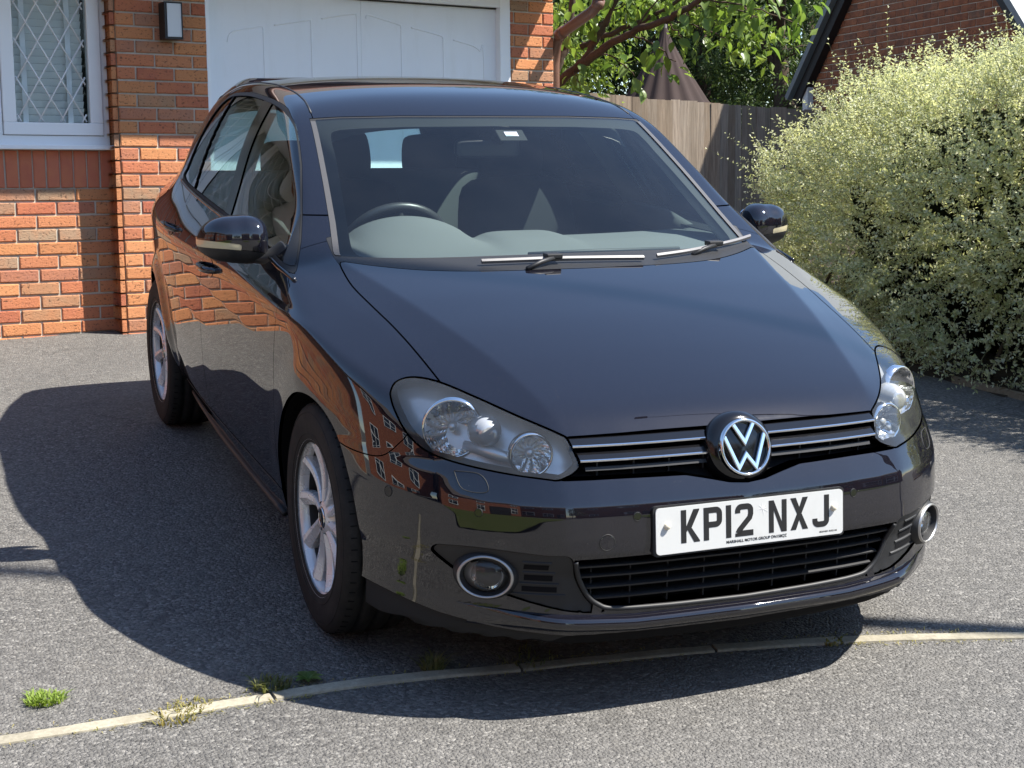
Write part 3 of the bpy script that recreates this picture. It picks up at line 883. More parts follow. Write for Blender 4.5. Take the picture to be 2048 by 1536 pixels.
# ------------------------------------------------------------------ the car's skin: smooth implicit body, cut into panels
def body_grid():
    zc = .56
    # even arc-length angles taken from a reference section
    th = np.radians(np.linspace(-90, 90, 3000))
    o = np.zeros((3000, 3)); o[:, 0] = -1.1; o[:, 2] = zc
    d = np.stack([0 * th, np.cos(th), np.sin(th)], 1)
    P = hit(o, d, 0.0, 1.6, 24)
    w = np.where(P[:, 2] < .175, .12, 1.0)
    L = np.concatenate([[0], np.cumsum(np.linalg.norm(np.diff(P, axis=0), axis=1) * (w[1:] + w[:-1]) / 2)])
    NA = 270
    ang = np.interp(np.linspace(0, L[-1], NA), L, th)
    ang[0], ang[-1] = -math.pi / 2, math.pi / 2
    xs = np.concatenate([np.arange(-2.45, -1.15, .016), np.arange(-1.15, .301, .0085)])
    x0, x1 = xs[-1], xs[0]
    nf = 105
    ph = np.radians(np.concatenate([-np.linspace(90, 0, 31)[:-1], np.zeros(len(xs)), np.linspace(0, 90, nf)[1:]]))
    ox = np.concatenate([np.full(30, x1), xs, np.full(nf - 1, x0)])
    A, B = np.meshgrid(ph, ang, indexing='ij')
    d = np.stack([np.sin(A), np.cos(A) * np.cos(B), np.cos(A) * np.sin(B)], -1)
    d[:, 0, 1] = 0; d[:, -1, 1] = 0
    o = np.zeros_like(d); o[..., 0] = ox[:, None]; o[..., 2] = zc
    P = hit(o, d, 0.0, 1.7, 26)
    P[..., 1] = np.maximum(P[..., 1], 0)
    n, m = P.shape[:2]
    I = np.arange(n * m).reshape(n, m)
    q = np.stack([I[:-1, :-1], I[1:, :-1], I[1:, 1:], I[:-1, 1:]], -1).reshape(-1, 4)
    T = np.concatenate([q[:, [0, 1, 2]], q[:, [0, 2, 3]]])
    V = P.reshape(-1, 3)
    N = grad(V[:, 0], V[:, 1], V[:, 2])
    # orient outward
    fn = np.cross(V[T[:, 1]] - V[T[:, 0]], V[T[:, 2]] - V[T[:, 0]])
    flip = (fn * N[T[:, 0]]).sum(1) < 0
    T[flip] = T[flip][:, ::-1]
    ok = np.linalg.norm(fn, axis=1) > 1e-10
    return V, N, T[ok]

class Skin:
    """triangle mesh with normals and clip fields"""
    def __init__(s, V, N, T, F):
        s.V, s.N, s.T, s.F = V, N, T, F
    def clip(s, f, keep=True):
        """keep the side where f > 0; returns a new Skin"""
        V, N, T, F = s.V, s.N, s.T, s.F
        f = np.where(np.abs(f) < 1e-7, 1e-7, f)
        ins = f > 0
        c = ins[T].sum(1)
        full = T[c == 3]
        out = [full]
        newa, newb = [], []
        one = T[c == 1]; two = T[c == 2]
        def rot(t, val):
            k = (ins[t] == val).argmax(1)
            return np.stack([t[np.arange(len(t)), (k + i) % 3] for i in range(3)], 1)
        one = rot(one, True) if len(one) else one
        two = rot(two, False) if len(two) else two
        E = np.concatenate([one[:, [0, 1]], one[:, [0, 2]], two[:, [0, 1]], two[:, [0, 2]]]) if len(one) + len(two) else np.zeros((0, 2), int)
        if len(E):
            Es = np.sort(E, 1)
            key = Es[:, 0].astype(np.int64) * len(V) + Es[:, 1]
            uq, inv = np.unique(key, return_inverse=True)
            a = uq // len(V); b = uq % len(V)
            t = (f[a] / (f[a] - f[b]))[:, None]
            nv = V[a] + (V[b] - V[a]) * t
            nn = N[a] + (N[b] - N[a]) * t
            nn /= np.linalg.norm(nn, axis=1, keepdims=True)
            nF = {k: v[a] + (v[b] - v[a]) * t[:, 0] for k, v in F.items()}
            idx = inv + len(V)
            n1, n2 = len(one), len(two)
            i01, i02 = idx[:n1], idx[n1:2 * n1]
            j01, j02 = idx[2 * n1:2 * n1 + n2], idx[2 * n1 + n2:]
            out.append(np.stack([one[:, 0], i01, i02], 1))
            out.append(np.stack([two[:, 1], two[:, 2], j02], 1))
            out.append(np.stack([two[:, 1], j02, j01], 1))
            V = np.concatenate([V, nv]); N = np.concatenate([N, nn])
            F = {k: np.concatenate([v, nF[k]]) for k, v in F.items()}
        T = np.concatenate(out)
        used = np.unique(T)
        mp = np.full(len(V), -1); mp[used] = np.arange(len(used))
        return Skin(V[used], N[used], mp[T], {k: v[used] for k, v in F.items()})
    def take(s, f, gap=.0016):
        return s.clip(f - gap), s.clip(-f - gap)
    def mirrored(s):
        V = s.V * [1, -1, 1]; N = s.N * [1, -1, 1]
        return Skin(V, N, s.T[:, ::-1], s.F)
    def both(s):
        m = s.mirrored()
        return Skin(np.concatenate([s.V, m.V]), np.concatenate([s.N, m.N]), np.concatenate([s.T, m.T + len(s.V)]), {})
    def offset(s, d):
        return Skin(s.V + s.N * d, s.N, s.T, s.F)
    def border(s):
        T = s.T
        e = np.concatenate([T[:, [0, 1]], T[:, [1, 2]], T[:, [2, 0]]])
        k = np.sort(e, 1); key = k[:, 0].astype(np.int64) * len(s.V) + k[:, 1]
        u, i, c = np.unique(key, return_index=True, return_counts=True)
        e = e[i[c == 1]]
        mid = (s.V[e[:, 0], 1] + s.V[e[:, 1], 1]) / 2
        return e[np.abs(mid) > 1e-6]
    def rim(s, depth, direction=None):
        """turn the borders inwards"""
        e = s.border()
        if direction is None:
            off = -s.N * depth
        else:
            off = np.broadcast_to(np.asarray(direction, float), s.V.shape) * depth
        a, b = e[:, 0], e[:, 1]
        n = len(a); base = len(s.V)
        sd = np.cross(s.V[b] - s.V[a], off[a]); ln = np.linalg.norm(sd, axis=1, keepdims=True); sd = sd / np.maximum(ln, 1e-12)
        V = np.concatenate([s.V, s.V[a], s.V[b], s.V[b] + off[b], s.V[a] + off[a]])
        N = np.concatenate([s.N, sd, sd, sd, sd])
        i = base + np.arange(n)
        q1 = np.stack([i, i + 3 * n, i + 2 * n], 1); q2 = np.stack([i, i + 2 * n, i + n], 1)
        q1 = q1[:, ::-1]; q2 = q2[:, ::-1]
        T = np.concatenate([s.T, q1, q2])
        # side normals outwards
        N[base:] *= -1
        return Skin(V, N, T, {})
    def obj(s, name, m, parent):
        me = np_mesh(name, s.V, s.T, s.N)
        return link(name, me, parent, m)
V0, N0, T0 = body_grid()
X, Y, Z = V0.T
XZ = np.stack([X, Z], 1); YZ = np.stack([Y, Z], 1); XY = np.stack([X, Y], 1)
ny = N0[:, 1]
FD = {}
def circ(cx, cz, r): return r - np.sqrt((X - cx) ** 2 + (Z - cz) ** 2)
side = np.clip((Y - .5) * 2, -1, 1)
FD['arch_f'] = np.minimum(circ(0.0, .318, .343), side)
FD['arch_r'] = np.minimum(circ(-2.578, .318, .343), side)
DLO = bez([(-2.245, 1.068), (-1.79, 1.041), (-1.207, 1.010), (-.808, .980), (-.457, .945), (-.312, .921), (-.372, .963), (-.481, 1.026), (-.572, 1.088), (-.775, 1.217), (-.869, 1.273),
           (-.962, 1.323), (-1.050, 1.356), (-1.162, 1.379), (-1.331, 1.397), (-1.559, 1.410), (-1.778, 1.417), (-1.988, 1.414), (-2.13, 1.404), (-2.225, 1.375), (-2.275, 1.325), (-2.29, 1.254), (-2.28, 1.186), (-2.262, 1.119)], 5, True)
ymin_ = np.interp(X, [-1.3, -1.2, -1.05, -.962, -.869, -.775, -.572, -.481, -.36, -.297], [.50, .62, .640, .646, .661, .679, .733, .761, .809, .838])
FRP = np.array([(x + (.05 if x > -1.1 and not (z < .99 and x < -.4) else 0) * (1 if x > -1.0 else (x + 1.1) * 10), z) for x, z in DLO])
sd_dlo = sdf_poly(XZ, FRP)
FD['dlo'] = np.minimum(np.minimum(sd_dlo, (Y - ymin_) * .9), (ny - .15) * .15)
# headlamp outline lives on an oblique plane facing the corner
HD = np.array([.62, .60, .505]); HD /= np.linalg.norm(HD)
HE1 = np.array([-HD[1], HD[0], 0]); HE1 /= np.linalg.norm(HE1); HE2 = np.cross(HD, HE1)
HL3 = np.array([(.352, .757, .724), (.333, .742, .752), (.338, .715, .767), (.362, .680, .767), (.41, .642, .759), (.507, .587, .738), (.599, .523, .709), (.668, .451, .677), (.684, .432, .668),
                (.706, .422, .640), (.729, .414, .607), (.738, .440, .592), (.737, .474, .577), (.679, .567, .586), (.597, .657, .598), (.522, .716, .614), (.456, .748, .646), (.392, .761, .695)])
HLP = np.stack([HL3 @ HE1, HL3 @ HE2], 1)
hl_poly = np.concatenate([bez(HLP[:9], 5), bez(HLP[8:11], 4)[1:], bez(HLP[10:13], 4)[1:], bez(np.vstack([HLP[12:], HLP[:1]]), 5)[1:-1]])
PO = np.stack([V0 @ HE1, V0 @ HE2], 1)
FD['hl'] = np.minimum(sdf_poly(PO, hl_poly), np.minimum((V0 @ HD - .3), (X - .2)))
GRP = [(-.1, .671), (0, .671), (.2, .671), (.432, .667), (.422, .640), (.414, .607), (.440, .590), (.470, .5775), (.31, .577), (.16, .574), (.10, .562), (.05, .551), (0, .547), (-.1, .551)]
FD['grille'] = np.minimum(sdf_poly(YZ, GRP), X - .5)
LGP = [(-.1, .400), (.20, .400), (.453, .397), (.435, .345), (.412, .300), (.385, .275), (.345, .263), (.2, .258), (0, .256), (-.1, .256)]
FD['lowgrille'] = np.minimum(sdf_poly(YZ, LGP), X - .4)
INP = bez([(.728, .396), (.716, .408), (.653, .415), (.585, .413), (.513, .408), (.461, .403), (.440, .345), (.415, .297), (.388, .272), (.355, .259), (.43, .263), (.502, .277), (.575, .297), (.628, .316), (.675, .341), (.710, .369), (.727, .386)], 4, True)
FD['insert'] = np.minimum(sdf_poly(YZ, INP), X - .4)
h_ = (Z - hood(X, Y)) * .93
g_ = smax((X - (Wc(Z) - .24 * Y * Y)) * .46, (Z - (Rc(X) - .020 * (Y / .55) ** 2 - .012 * (Y / .55) ** 4)) * .97, .05)
G = h_ - g_
WSP = [(-.2, 1.361), (0, 1.361), (.3, 1.360), (.50, 1.355), (.594, 1.349), (.632, 1.20), (.667, 1.06), (.693, .972), (.70, .88), (-.2, .88)]
FD['screen'] = np.minimum(np.minimum(sdf_poly(YZ, WSP), G * 1.2), np.minimum(X + 1.25, (N0[:, 0] - .12) * .2))
RWP = [(-.2, 1.36), (0, 1.36), (.48, 1.345), (.56, 1.08), (.54, 1.04), (0, 1.03), (-.2, 1.03)]
FD['rear_screen'] = np.minimum(sdf_poly(YZ, RWP), -2.7 - X)
HOP = np.vstack([[(-.146, -.1)], bez([(-.146, 0), (-.153, .18), (-.172, .336), (-.21, .474), (-.27, .588), (-.338, .682)], 5), bez([(-.325, .690), (-.29, .694), (-.205, .698), (-.13, .695), (0, .682), (.09, .671), (.174, .663), (.255, .656), (.323, .650), (.40, .643)], 4), [(.62, .56), (.72, .47), (.9, .40), (.9, -.1)]])
FD['bonnet'] = np.minimum(np.minimum(sdf_poly(XY, HOP), Z - .655), .02 - G * 1.0)
BMP = np.vstack([[(.10, .02), (.10, .590)], bez([(.19, .585), (.25, .577), (.33, .576), (.39, .581), (.42, .595), (.45, .632)], 5), [(.47, .68), (1.2, .68), (1.2, .02)]])
FD['bumper'] = np.minimum(sdf_poly(XZ, BMP), X - .12)
FEP = np.vstack([bez([(-.335, .20), (-.345, .40), (-.352, .55), (-.345, .68), (-.325, .77), (-.300, .85), (-.306, .905)], 4), [(-.335, .915), (-.395, .943), (-.452, .972), (-.450, 1.0), (-.440, 1.06), (.8, 1.06), (.8, .2)]])
FD['fender'] = sdf_poly(XZ, FEP)
DF = np.vstack([bez([(-.335, .305), (-.345, .40), (-.352, .55), (-.345, .68), (-.325, .77), (-.300, .85), (-.306, .92)], 4), [(-.31, 1.2), (-1.25, 1.2)], bez([(-1.25, 1.02), (-1.30, .93), (-1.36, .85), (-1.42, .75), (-1.45, .62), (-1.455, .45), (-1.45, .305)], 4)])
FD['front_door'] = np.minimum(sdf_poly(XZ, DF), np.minimum(side, (1.08 - Z)))
DR = np.vstack([bez([(-1.45, .305), (-1.455, .45), (-1.45, .62), (-1.42, .75), (-1.36, .85), (-1.30, .93), (-1.25, 1.02)], 4), [(-1.25, 1.2), (-2.29, 1.2)], bez([(-2.29, 1.09), (-2.30, .96), (-2.25, .853), (-2.255, .74), (-2.215, .63), (-2.13, .50), (-2.08, .40), (-2.06, .305)], 4)])
FD['rear_door'] = np.minimum(sdf_poly(XZ, DR), np.minimum(side, (1.10 - Z)))
yr = np.interp(-X, [.95, 1.05, 1.175, 1.34, 1.54, 2.0, 2.6, 3.1], [.588, .578, .564, .553, .546, .540, .535, .52])
FD['roof'] = np.minimum(np.minimum(yr - Y, Z - 1.30), -.85 - X)

FD['cowl'] = np.minimum(sdf_poly(XY, [(-.05, -.2), (-.05, .3), (-.12, .5), (-.24, .66), (-.300, .690), (-.330, .693), (-.46, .693), (-.46, -.2)]), Z - .90)
FD['sglass'] = sdf_poly(YZ, [(-.2, 1.3575), (0, 1.3575), (.3, 1.3565), (.50, 1.3515), (.579, 1.3455), (.616, 1.20), (.650, 1.06), (.672, .985), (.678, .88), (-.2, .88)])
CLR = np.vstack([[(-.2, 1.333), (0, 1.333), (.3, 1.330)], bez([(.44, 1.325), (.535, 1.316), (.557, 1.290), (.566, 1.25)], 4), [(.588, 1.170)], bez([(.626, 1.03), (.632, .998), (.620, .982), (.58, .975)], 4), [(.45, .971), (.2, .969), (0, .967), (-.2, .967)]])
FD['sclear'] = sdf_poly(YZ, CLR)
FD['dinset'] = np.minimum(sd_dlo - .013, (Y - ymin_) * .9 - .006)
def line_f(a, b):
    a, b = np.array(a), np.array(b); e = (b - a) / np.linalg.norm(b - a); n_ = np.array([-e[1], e[0]])
    return (XZ - a) @ n_
FD['sail'] = -line_f((-.445, .955), (-.645, 1.135))
FD['sail'] = np.where(X > -.45, .05, FD['sail']) if False else FD['sail']
FD['bpillar'] = np.minimum(line_f((-1.187, 1.009), (-1.377, 1.389)), -line_f((-1.281, 1.025), (-1.516, 1.399)))
FD['qbar'] = .0075 - np.abs(line_f((-1.902, 1.062), (-2.052, 1.388)))
FD['fsplit'] = -line_f((-1.234, 1.017), (-1.446, 1.394))
FD['qsplit'] = -line_f((-1.902, 1.062), (-2.052, 1.388))
skin = Skin(V0, N0, T0, FD)
core = Skin(V0 - N0 * .014, N0, T0, FD)
for k in ('arch_f', 'arch_r', 'dlo', 'hl', 'grille', 'lowgrille', 'insert', 'screen', 'rear_screen'):
    core = core.clip(-core.F[k] - .001)
FD['bottom'] = np.where(X > .05, Z - np.interp(Y, [0, .45, .60, .72, .80, .9], [.200, .205, .218, .236, .255, .268]), Z - .172)
skin = Skin(V0, N0, T0, FD)
rest = skin.clip(skin.F['bottom'])
P_ = {}
for k in ('arch_f', 'arch_r'):
    rest = rest.clip(-rest.F[k])
for k, gp in (('hl', .0022), ('grille', .001), ('lowgrille', .001), ('insert', .0016), ('dlo', .0005), ('screen', .0005), ('rear_screen', .001), ('bonnet', .0022), ('cowl', .0004), ('bumper', .0016), ('fender', .0010), ('front_door', .0019), ('rear_door', .0019), ('roof', .0015)):
    P_[k], rest = rest.take(rest.F[k], gp)
P_['shell'] = rest
# ------------------------------------------------------------------ car materials
def paint_mat():
    m = mat('car_paint', (.003, .0033, .0055), .5, 0.0, 0.0, 1.0, .006)
    n = NT(m); co = n.coord('Object')
    vor = n.n('ShaderNodeTexVoronoi', feature='F1'); vor.inputs['Scale'].default_value = 1500; n.l(co, vor.inputs['Vector'])
    fl = n.ramp(vor.outputs['Color'], [(.0, (.0045, .0044, .0075)), (.70, (.0068, .0066, .0105)), (.93, (.016, .0155, .022)), (1.0, (.055, .053, .064))])
    spk = n.noise(co, 190, 2, .5)
    fl = n.mix(n.ramp(spk, [(.755, (0, 0, 0)), (.79, (.35, .35, .35))]), fl, (.20, .19, .17))
    n.base(fl)
    film = n.noise(co, 3.2, 6, .7)
    n.l(n.ramp(film, [(.4, (.010, .010, .010)), (.85, (.05, .05, .05))]), n.b.inputs['Coat Roughness'])
    n.b.inputs['Coat IOR'].default_value = 1.75
    return m
M_PAINT = paint_mat()
M_PLAST = mat('black_plastic', (.016, .0165, .018), .52, spec=.45)
_n = NT(M_PLAST); _n.normal(_n.bump(_n.noise(_n.coord('Object'), 900, 2, .5), .12, .001))
M_GLOSS = mat('gloss_black', (.006, .006, .007), .12, spec=.6)
M_GRILBK = mat('grille_dark', (.006, .006, .007), .85, spec=.15)
M_CHROME = mat('chrome', (.80, .81, .82), .07, 1.0)
M_SATIN = mat('satin_trim', (.42, .41, .40), .35, .8)
M_RUBBER = mat('rubber', (.012, .012, .012), .65)
M_TYRE = mat('tyre_rubber', (.016, .0155, .015), .78, spec=.3)
_n = NT(M_TYRE); _q = _n.noise(_n.coord('Object'), 14, 5, .7); _n.base(_n.mix(_n.ramp(_q, [(.4, (0, 0, 0)), (.75, (.6, .6, .6))]), (.013, .0128, .0125), (.040, .037, .032)))
M_ALLOY = mat('alloy', (.56, .57, .58), .35, .35)
_n = NT(M_ALLOY); _q = _n.noise(_n.coord('Object'), 12, 3, .5); _n.base(_n.mix(_n.ramp(_q, [(.5, (0, 0, 0)), (.8, (.5, .5, .5))]), (.74, .75, .76), (.66, .66, .65))); _n.rough(_n.ramp(_q, [(.3, (.20, .20, .20)), (.8, (.42, .42, .42))]))
M_BRAKE = mat('brake_disc', (.045, .042, .04), .5, .7)
M_SCREEN = glass_mat('screen_glass', (.80, .90, .89), 1.50, .003, dust=.005)
M_SIDEG = glass_mat('side_glass', (.48, .57, .55), 2.0)
M_LENS = glass_mat('lamp_lens', (.94, .95, .94), 1.48, .01, dust=.03)
M_FRIT = mat('frit', (.010, .011, .012), .5)
M_REFL = mat('reflector', (.88, .89, .90), .10, .92)
M_REFD = mat('lamp_bezel', (.66, .665, .67), .30, .55)
M_BULB = mat('bulb_glass', (.55, .56, .56), .12, .5)
M_TRIMG = mat('screen_moulding', (.075, .073, .073), .42)
M_DASH = mat('dashboard', (.125, .132, .135), .75)
_n = NT(M_DASH); _n.normal(_n.bump(_n.noise(_n.coord('Object'), 500, 2, .5), .25, .001))
M_SEAT = mat('seat_fabric', (.034, .036, .040), .9)
M_BENCH = mat('bench_fabric', (.10, .108, .108), .9)
M_LINER = mat('headlining', (.30, .31, .30), .9)
M_PILLT = mat('pillar_trim', (.38, .39, .37), .8)
M_INDARK = mat('interior_dark', (.010, .011, .012), .8)
M_PLATE = mat('plate_white', (.78, .79, .78), .32, spec=.5)
_n = NT(M_PLATE); _q = _n.noise(_n.coord('Object'), 9, 5, .7); _n.base(_n.mix(_n.ramp(_q, [(.5, (0, 0, 0)), (.85, (.5, .5, .5))]), (.60, .61, .60), (.48, .48, .46)))
M_INK = mat('plate_ink', (.012, .012, .013), .5)
M_CREAM = mat('screw_cap', (.72, .66, .52), .5)
M_AMBER = mat('indicator_lens', (.62, .55, .36), .12, .2, .6)

CAR_R = Matrix(((0.99619, 0.00067, 0.08716), (0, 0.99997, -0.00771), (-0.08716, 0.00769, 0.99616)))
car = empty('parked_car'); car.rotation_euler = CAR_R.to_euler()
tag(car, 'dark blue-black five-door hatchback parked nose outwards on the drive', 'car')

def pair(name, sk, m):
    """right then left copy"""
    a = sk.mirrored().obj(name, m, car); b = sk.obj(name, m, car)
    return a, b
RIM = .011
P_['bonnet'].both().rim(RIM).obj('bonnet', M_PAINT, car)
P_['roof'].both().rim(.006).obj('roof', M_PAINT, car)
bump_o = P_['bumper'].both().rim(.012).obj('front_bumper', M_PAINT, car)
for nm, k in (('front_wing', 'fender'), ('front_door', 'front_door'), ('rear_door', 'rear_door')):
    sk = P_[k].rim(.014)
    res = pair(nm, sk, M_PAINT)
    if k == 'front_door': FDO = res
    if k == 'rear_door': RDO = res
P_['shell'].both().rim(.012).obj('body_shell', M_PAINT, car)
core.both().obj('inner_shell', M_INDARK, car)
if 'cowl' in P_: P_['cowl'].both().obj('cowl_panel', M_PLAST, car)

# ---- glass
sc = P_['screen']
tr_ = sc.clip(-sc.F['sglass']); tl_ = tr_.clip(1.340 - tr_.V[:, 2]); pair('screen_moulding', tl_.offset(.0015).rim(.006), M_TRIMG)
tr_.clip(tr_.V[:, 2] - 1.340).offset(-.001).both().obj('screen_header_seal', M_RUBBER, car)
gl = sc.clip(sc.F['sglass'])
ws = gl.offset(-.001).both().obj('windscreen', M_SCREEN, car)
fr_ = gl.clip(-gl.F['sclear']); fr_.offset(-.005).both().obj('frit_band', M_FRIT, ws)
rs = P_['rear_screen']; rs.offset(-.002).both().obj('rear_window', glass_mat('rear_glass', (.62, .85, .86), 1.5), car)
# side glazing
dl = P_['dlo']
frame_ = dl.clip(-dl.F['dinset']); inner = dl.clip(dl.F['dinset'])
pair('window_seal', frame_.offset(.0005).rim(.012), M_RUBBER)
sail, inner = inner.clip(inner.F['sail']), inner.clip(-inner.F['sail'])
pair('mirror_sail', sail.offset(.002).rim(.01), M_PLAST)
bp_, inner = inner.clip(inner.F['bpillar']), inner.clip(-inner.F['bpillar'])
pair('pillar_cover', bp_.offset(-.0005).rim(.01), M_GLOSS)
qb, inner = inner.clip(inner.F['qbar']), inner.clip(-inner.F['qbar'])
pair('window_bar', qb.offset(.001).rim(.01), M_RUBBER)
g1 = inner.clip(inner.F['fsplit']); g2 = inner.clip(-inner.F['fsplit'])
g2a = g2.clip(g2.F['qsplit']); g2b = g2.clip(-g2.F['qsplit'])
pair('front_side_window', g1.offset(-.004), M_SIDEG); pair('rear_side_window', g2a.offset(-.004), M_SIDEG); pair('quarter_window', g2b.offset(-.004), M_SIDEG)

class Look:
    """bilinear lookup of the skin over a regular grid of rays"""
    def __init__(s, a0, a1, na, b0, b1, nb, org, dr, hi):
        s.a0, s.b0, s.da, s.db, s.na, s.nb = a0, b0, (a1 - a0) / (na - 1), (b1 - b0) / (nb - 1), na, nb
        A, B = np.meshgrid(np.linspace(a0, a1, na), np.linspace(b0, b1, nb), indexing='ij')
        o = org(A, B); d = np.broadcast_to(np.array(dr, float), o.shape)
        s.P = hit(o, d, 0.0, hi, 20); s.N = grad(s.P[..., 0], s.P[..., 1], s.P[..., 2])
    def __call__(s, a, b, lift, sg):
        u = min(max((a - s.a0) / s.da, 0), s.na - 1.001); v = min(max((b - s.b0) / s.db, 0), s.nb - 1.001)
        i, j = int(u), int(v); u -= i; v -= j
        w = ((i, j, (1 - u) * (1 - v)), (i + 1, j, u * (1 - v)), (i, j + 1, (1 - u) * v), (i + 1, j + 1, u * v))
        p = sum(s.P[i_, j_] * k for i_, j_, k in w); n_ = sum(s.N[i_, j_] * k for i_, j_, k in w); n_ = n_ / np.linalg.norm(n_)
        p = p + n_ * lift
        return Vector((p[0], p[1] * sg, p[2])), Vector((n_[0], n_[1] * sg, n_[2]))
L_NOSE = Look(0, .80, 161, .19, .72, 107, lambda A, B: np.stack([0 * A + .2, A, B], -1), (1, 0, 0), 1.2)
L_SIDE = Look(-3.0, .62, 363, .18, 1.42, 125, lambda A, B: np.stack([A, 0 * A + .3, B], -1), (0, 1, 0), .9)
L_SCR = Look(0, .75, 76, .93, 1.38, 91, lambda A, B: np.stack([0 * A - 1.6, A, B], -1), (1, 0, 0), 1.7)
def surf_pt(y, z, lift=0.0): return L_NOSE(abs(y), z, lift, 1 if y >= 0 else -1)
def side_pt(x, z, s, lift=0.0): return L_SIDE(x, z, lift, s)
def on_screen(y, z, lift): return L_SCR(abs(y), z, lift, 1 if y >= 0 else -1)[0]

# ---- headlamps
hl = P_['hl']
def lamp_bowl(parent, c, ax, r, depth, name='reflector', facets=True, bulb=True):
    ax = Vector(ax).normalized()
    mb = MB(); prof = [(.012, -depth)] + [(r * math.sqrt(t), -depth * (1 - t)) for t in np.linspace(.05, 1, 10)]
    n_ = 60
    a = ax.orthogonal().normalized(); b = ax.cross(a); vs = []
    for k in range(n_):
        th = 2 * math.pi * k / n_
        for j, (rr, hh) in enumerate(prof):
            w = (.0045 * abs(math.sin(th * 6 + rr * 60)) * (rr / r)) if facets else 0
            vs.append(Vector(c) + (a * math.cos(th) + b * math.sin(th)) * rr + ax * (hh + w))
    m_ = len(prof); mb.add(vs, [(k * m_ + j, ((k + 1) % n_) * m_ + j, ((k + 1) % n_) * m_ + j + 1, k * m_ + j + 1) for k in range(n_) for j in range(m_ - 1)], False)
    o = mb.build(name, M_REFL, parent)
    mb = MB(); mb.lathe([(r - .0005, -.004), (r + .002, .004), (r + .006, .004), (r + .008, -.02)], 60, c, ax); mb.build('lamp_ring', M_CHROME if facets else M_SATIN, o)
    if bulb:
        mb = MB(); mb.lathe([(.001, -depth * .25), (.010, -depth * .28), (.012, -depth * .45), (.012, -depth)], 20, c, ax); mb.build('bulb', M_BULB, o)
    return o
for s in (-1, 1):
    hroot = empty('headlamp', parent=car)
    sk = hl if s > 0 else hl.mirrored()
    ldir = np.array([-.80, -.45 * s, -.10])
    bk = Skin(sk.V - sk.N * .010, sk.N, sk.T, sk.F)
    e = hl if s > 0 else sk
    deep = Skin(sk.V + ldir * .085, sk.N, sk.T, sk.F); deep.obj('lamp_back', M_REFD, hroot)
    rimsk = Skin(sk.V, sk.N, sk.T, {}).rim(.088, ldir); nb = len(sk.T)
    Skin(rimsk.V, rimsk.N, rimsk.T[nb:], {}).obj('lamp_housing', M_REFD, hroot)
    sk.offset(-.0012).obj('lens', M_LENS, hroot)
    lamp_bowl(hroot, (.505, s * .652, .664), (.92, .38 * s, .06), .066, .048)
    lamp_bowl(hroot, (.650, s * .506, .6215), (.96, .22 * s, .05), .046, .036)
    # indicator turret: stepped rings
    o = None; c = (.585, s * .588, .664); ax = (1, .1 * s, .05)
    mb = MB(); mb.lathe([(.040, -.05), (.040, -.030), (.036, -.028), (.036, -.018), (.031, -.016), (.031, -.006), (.026, -.004), (.026, .002), (.016, .005), (.001, .006)], 40, c, ax); mb.build('indicator', M_BULB, hroot)
    # bright shelf between the bowls
    mb = MB(); mb.tube([(.53, s * .63, .628), (.585, s * .575, .615), (.63, s * .52, .600)], [.012, .016, .012], 8); mb.build('bezel_shelf', M_REFD, hroot)

# ---- upper grille
gr = P_['grille'].both()
groot = empty('front_grille', parent=car)
Skin(gr.V + np.array([-.045, 0, -.004]), gr.N, gr.T, {}).obj('grille_back', M_GRILBK, groot)
rg = gr.rim(.05, np.array([-1., 0, -.1])); Skin(rg.V, rg.N, rg.T[len(gr.T):], {}).obj('grille_surround', M_PLAST, groot)
def nose_x(y, z): return float(F0(np.array([z]))[0] - dF(np.array([abs(y)]))[0])
def nose_sweep(name, sect, m, y0, y1, parent, n_=60):
    """sweep a section of (dx, z) along the nose curve"""
    mb = MB(); vs = []; k = len(sect)
    for y in np.linspace(y0, y1, n_):
        d = float(dF(np.array([abs(y)]))[0])
        for dx, z in sect: vs.append((dx - d, y, z))
    fs = [(i * k + j, i * k + (j + 1) % k, (i + 1) * k + (j + 1) % k, (i + 1) * k + j) for i in range(n_ - 1) for j in range(k)]
    fs += [tuple(range(k)), tuple((n_ - 1) * k + j for j in range(k - 1, -1, -1))]
    return mb.add(vs, fs).build(name, m, parent)
for zt_, zb_, ye in ((.664, .6475, .425), (.6335, .6165, .414)):
    xt, xb = nose_x(0, zt_), nose_x(0, zb_)
    for s in (-1, 1):
        o = nose_sweep('grille_bar', [(xt - .020, zt_), (xt - .006, zt_ - .001), (xb + .004, zb_ + .003), (xb + .004, zb_ - .001), (xb - .03, zb_ - .002)], M_GLOSS, s * .075, s * ye, groot, 30)
        nose_sweep('chrome_strip', [(xb + .0045, zb_ + .0030), (xb + .0075, zb_ + .0015), (xb + .0070, zb_ - .0020), (xb + .002, zb_ - .0025)], M_CHROME, s * .075, s * ye, o, 30)
xl = nose_x(0, .59)
nose_sweep('grille_bar', [(xl - .03, .600), (xl - .018, .600), (xl - .014, .592), (xl - .03, .591)], M_PLAST, -.40, .40, groot)
for k in range(-4, 5):
    y = k * .092
    if abs(y) < .05: continue
    d = float(dF(np.array([abs(y)]))[0])
    MB().box((xl - .034 - d, y, .597), (.02, .004, .042)).build('grille_rib', M_PLAST, groot)

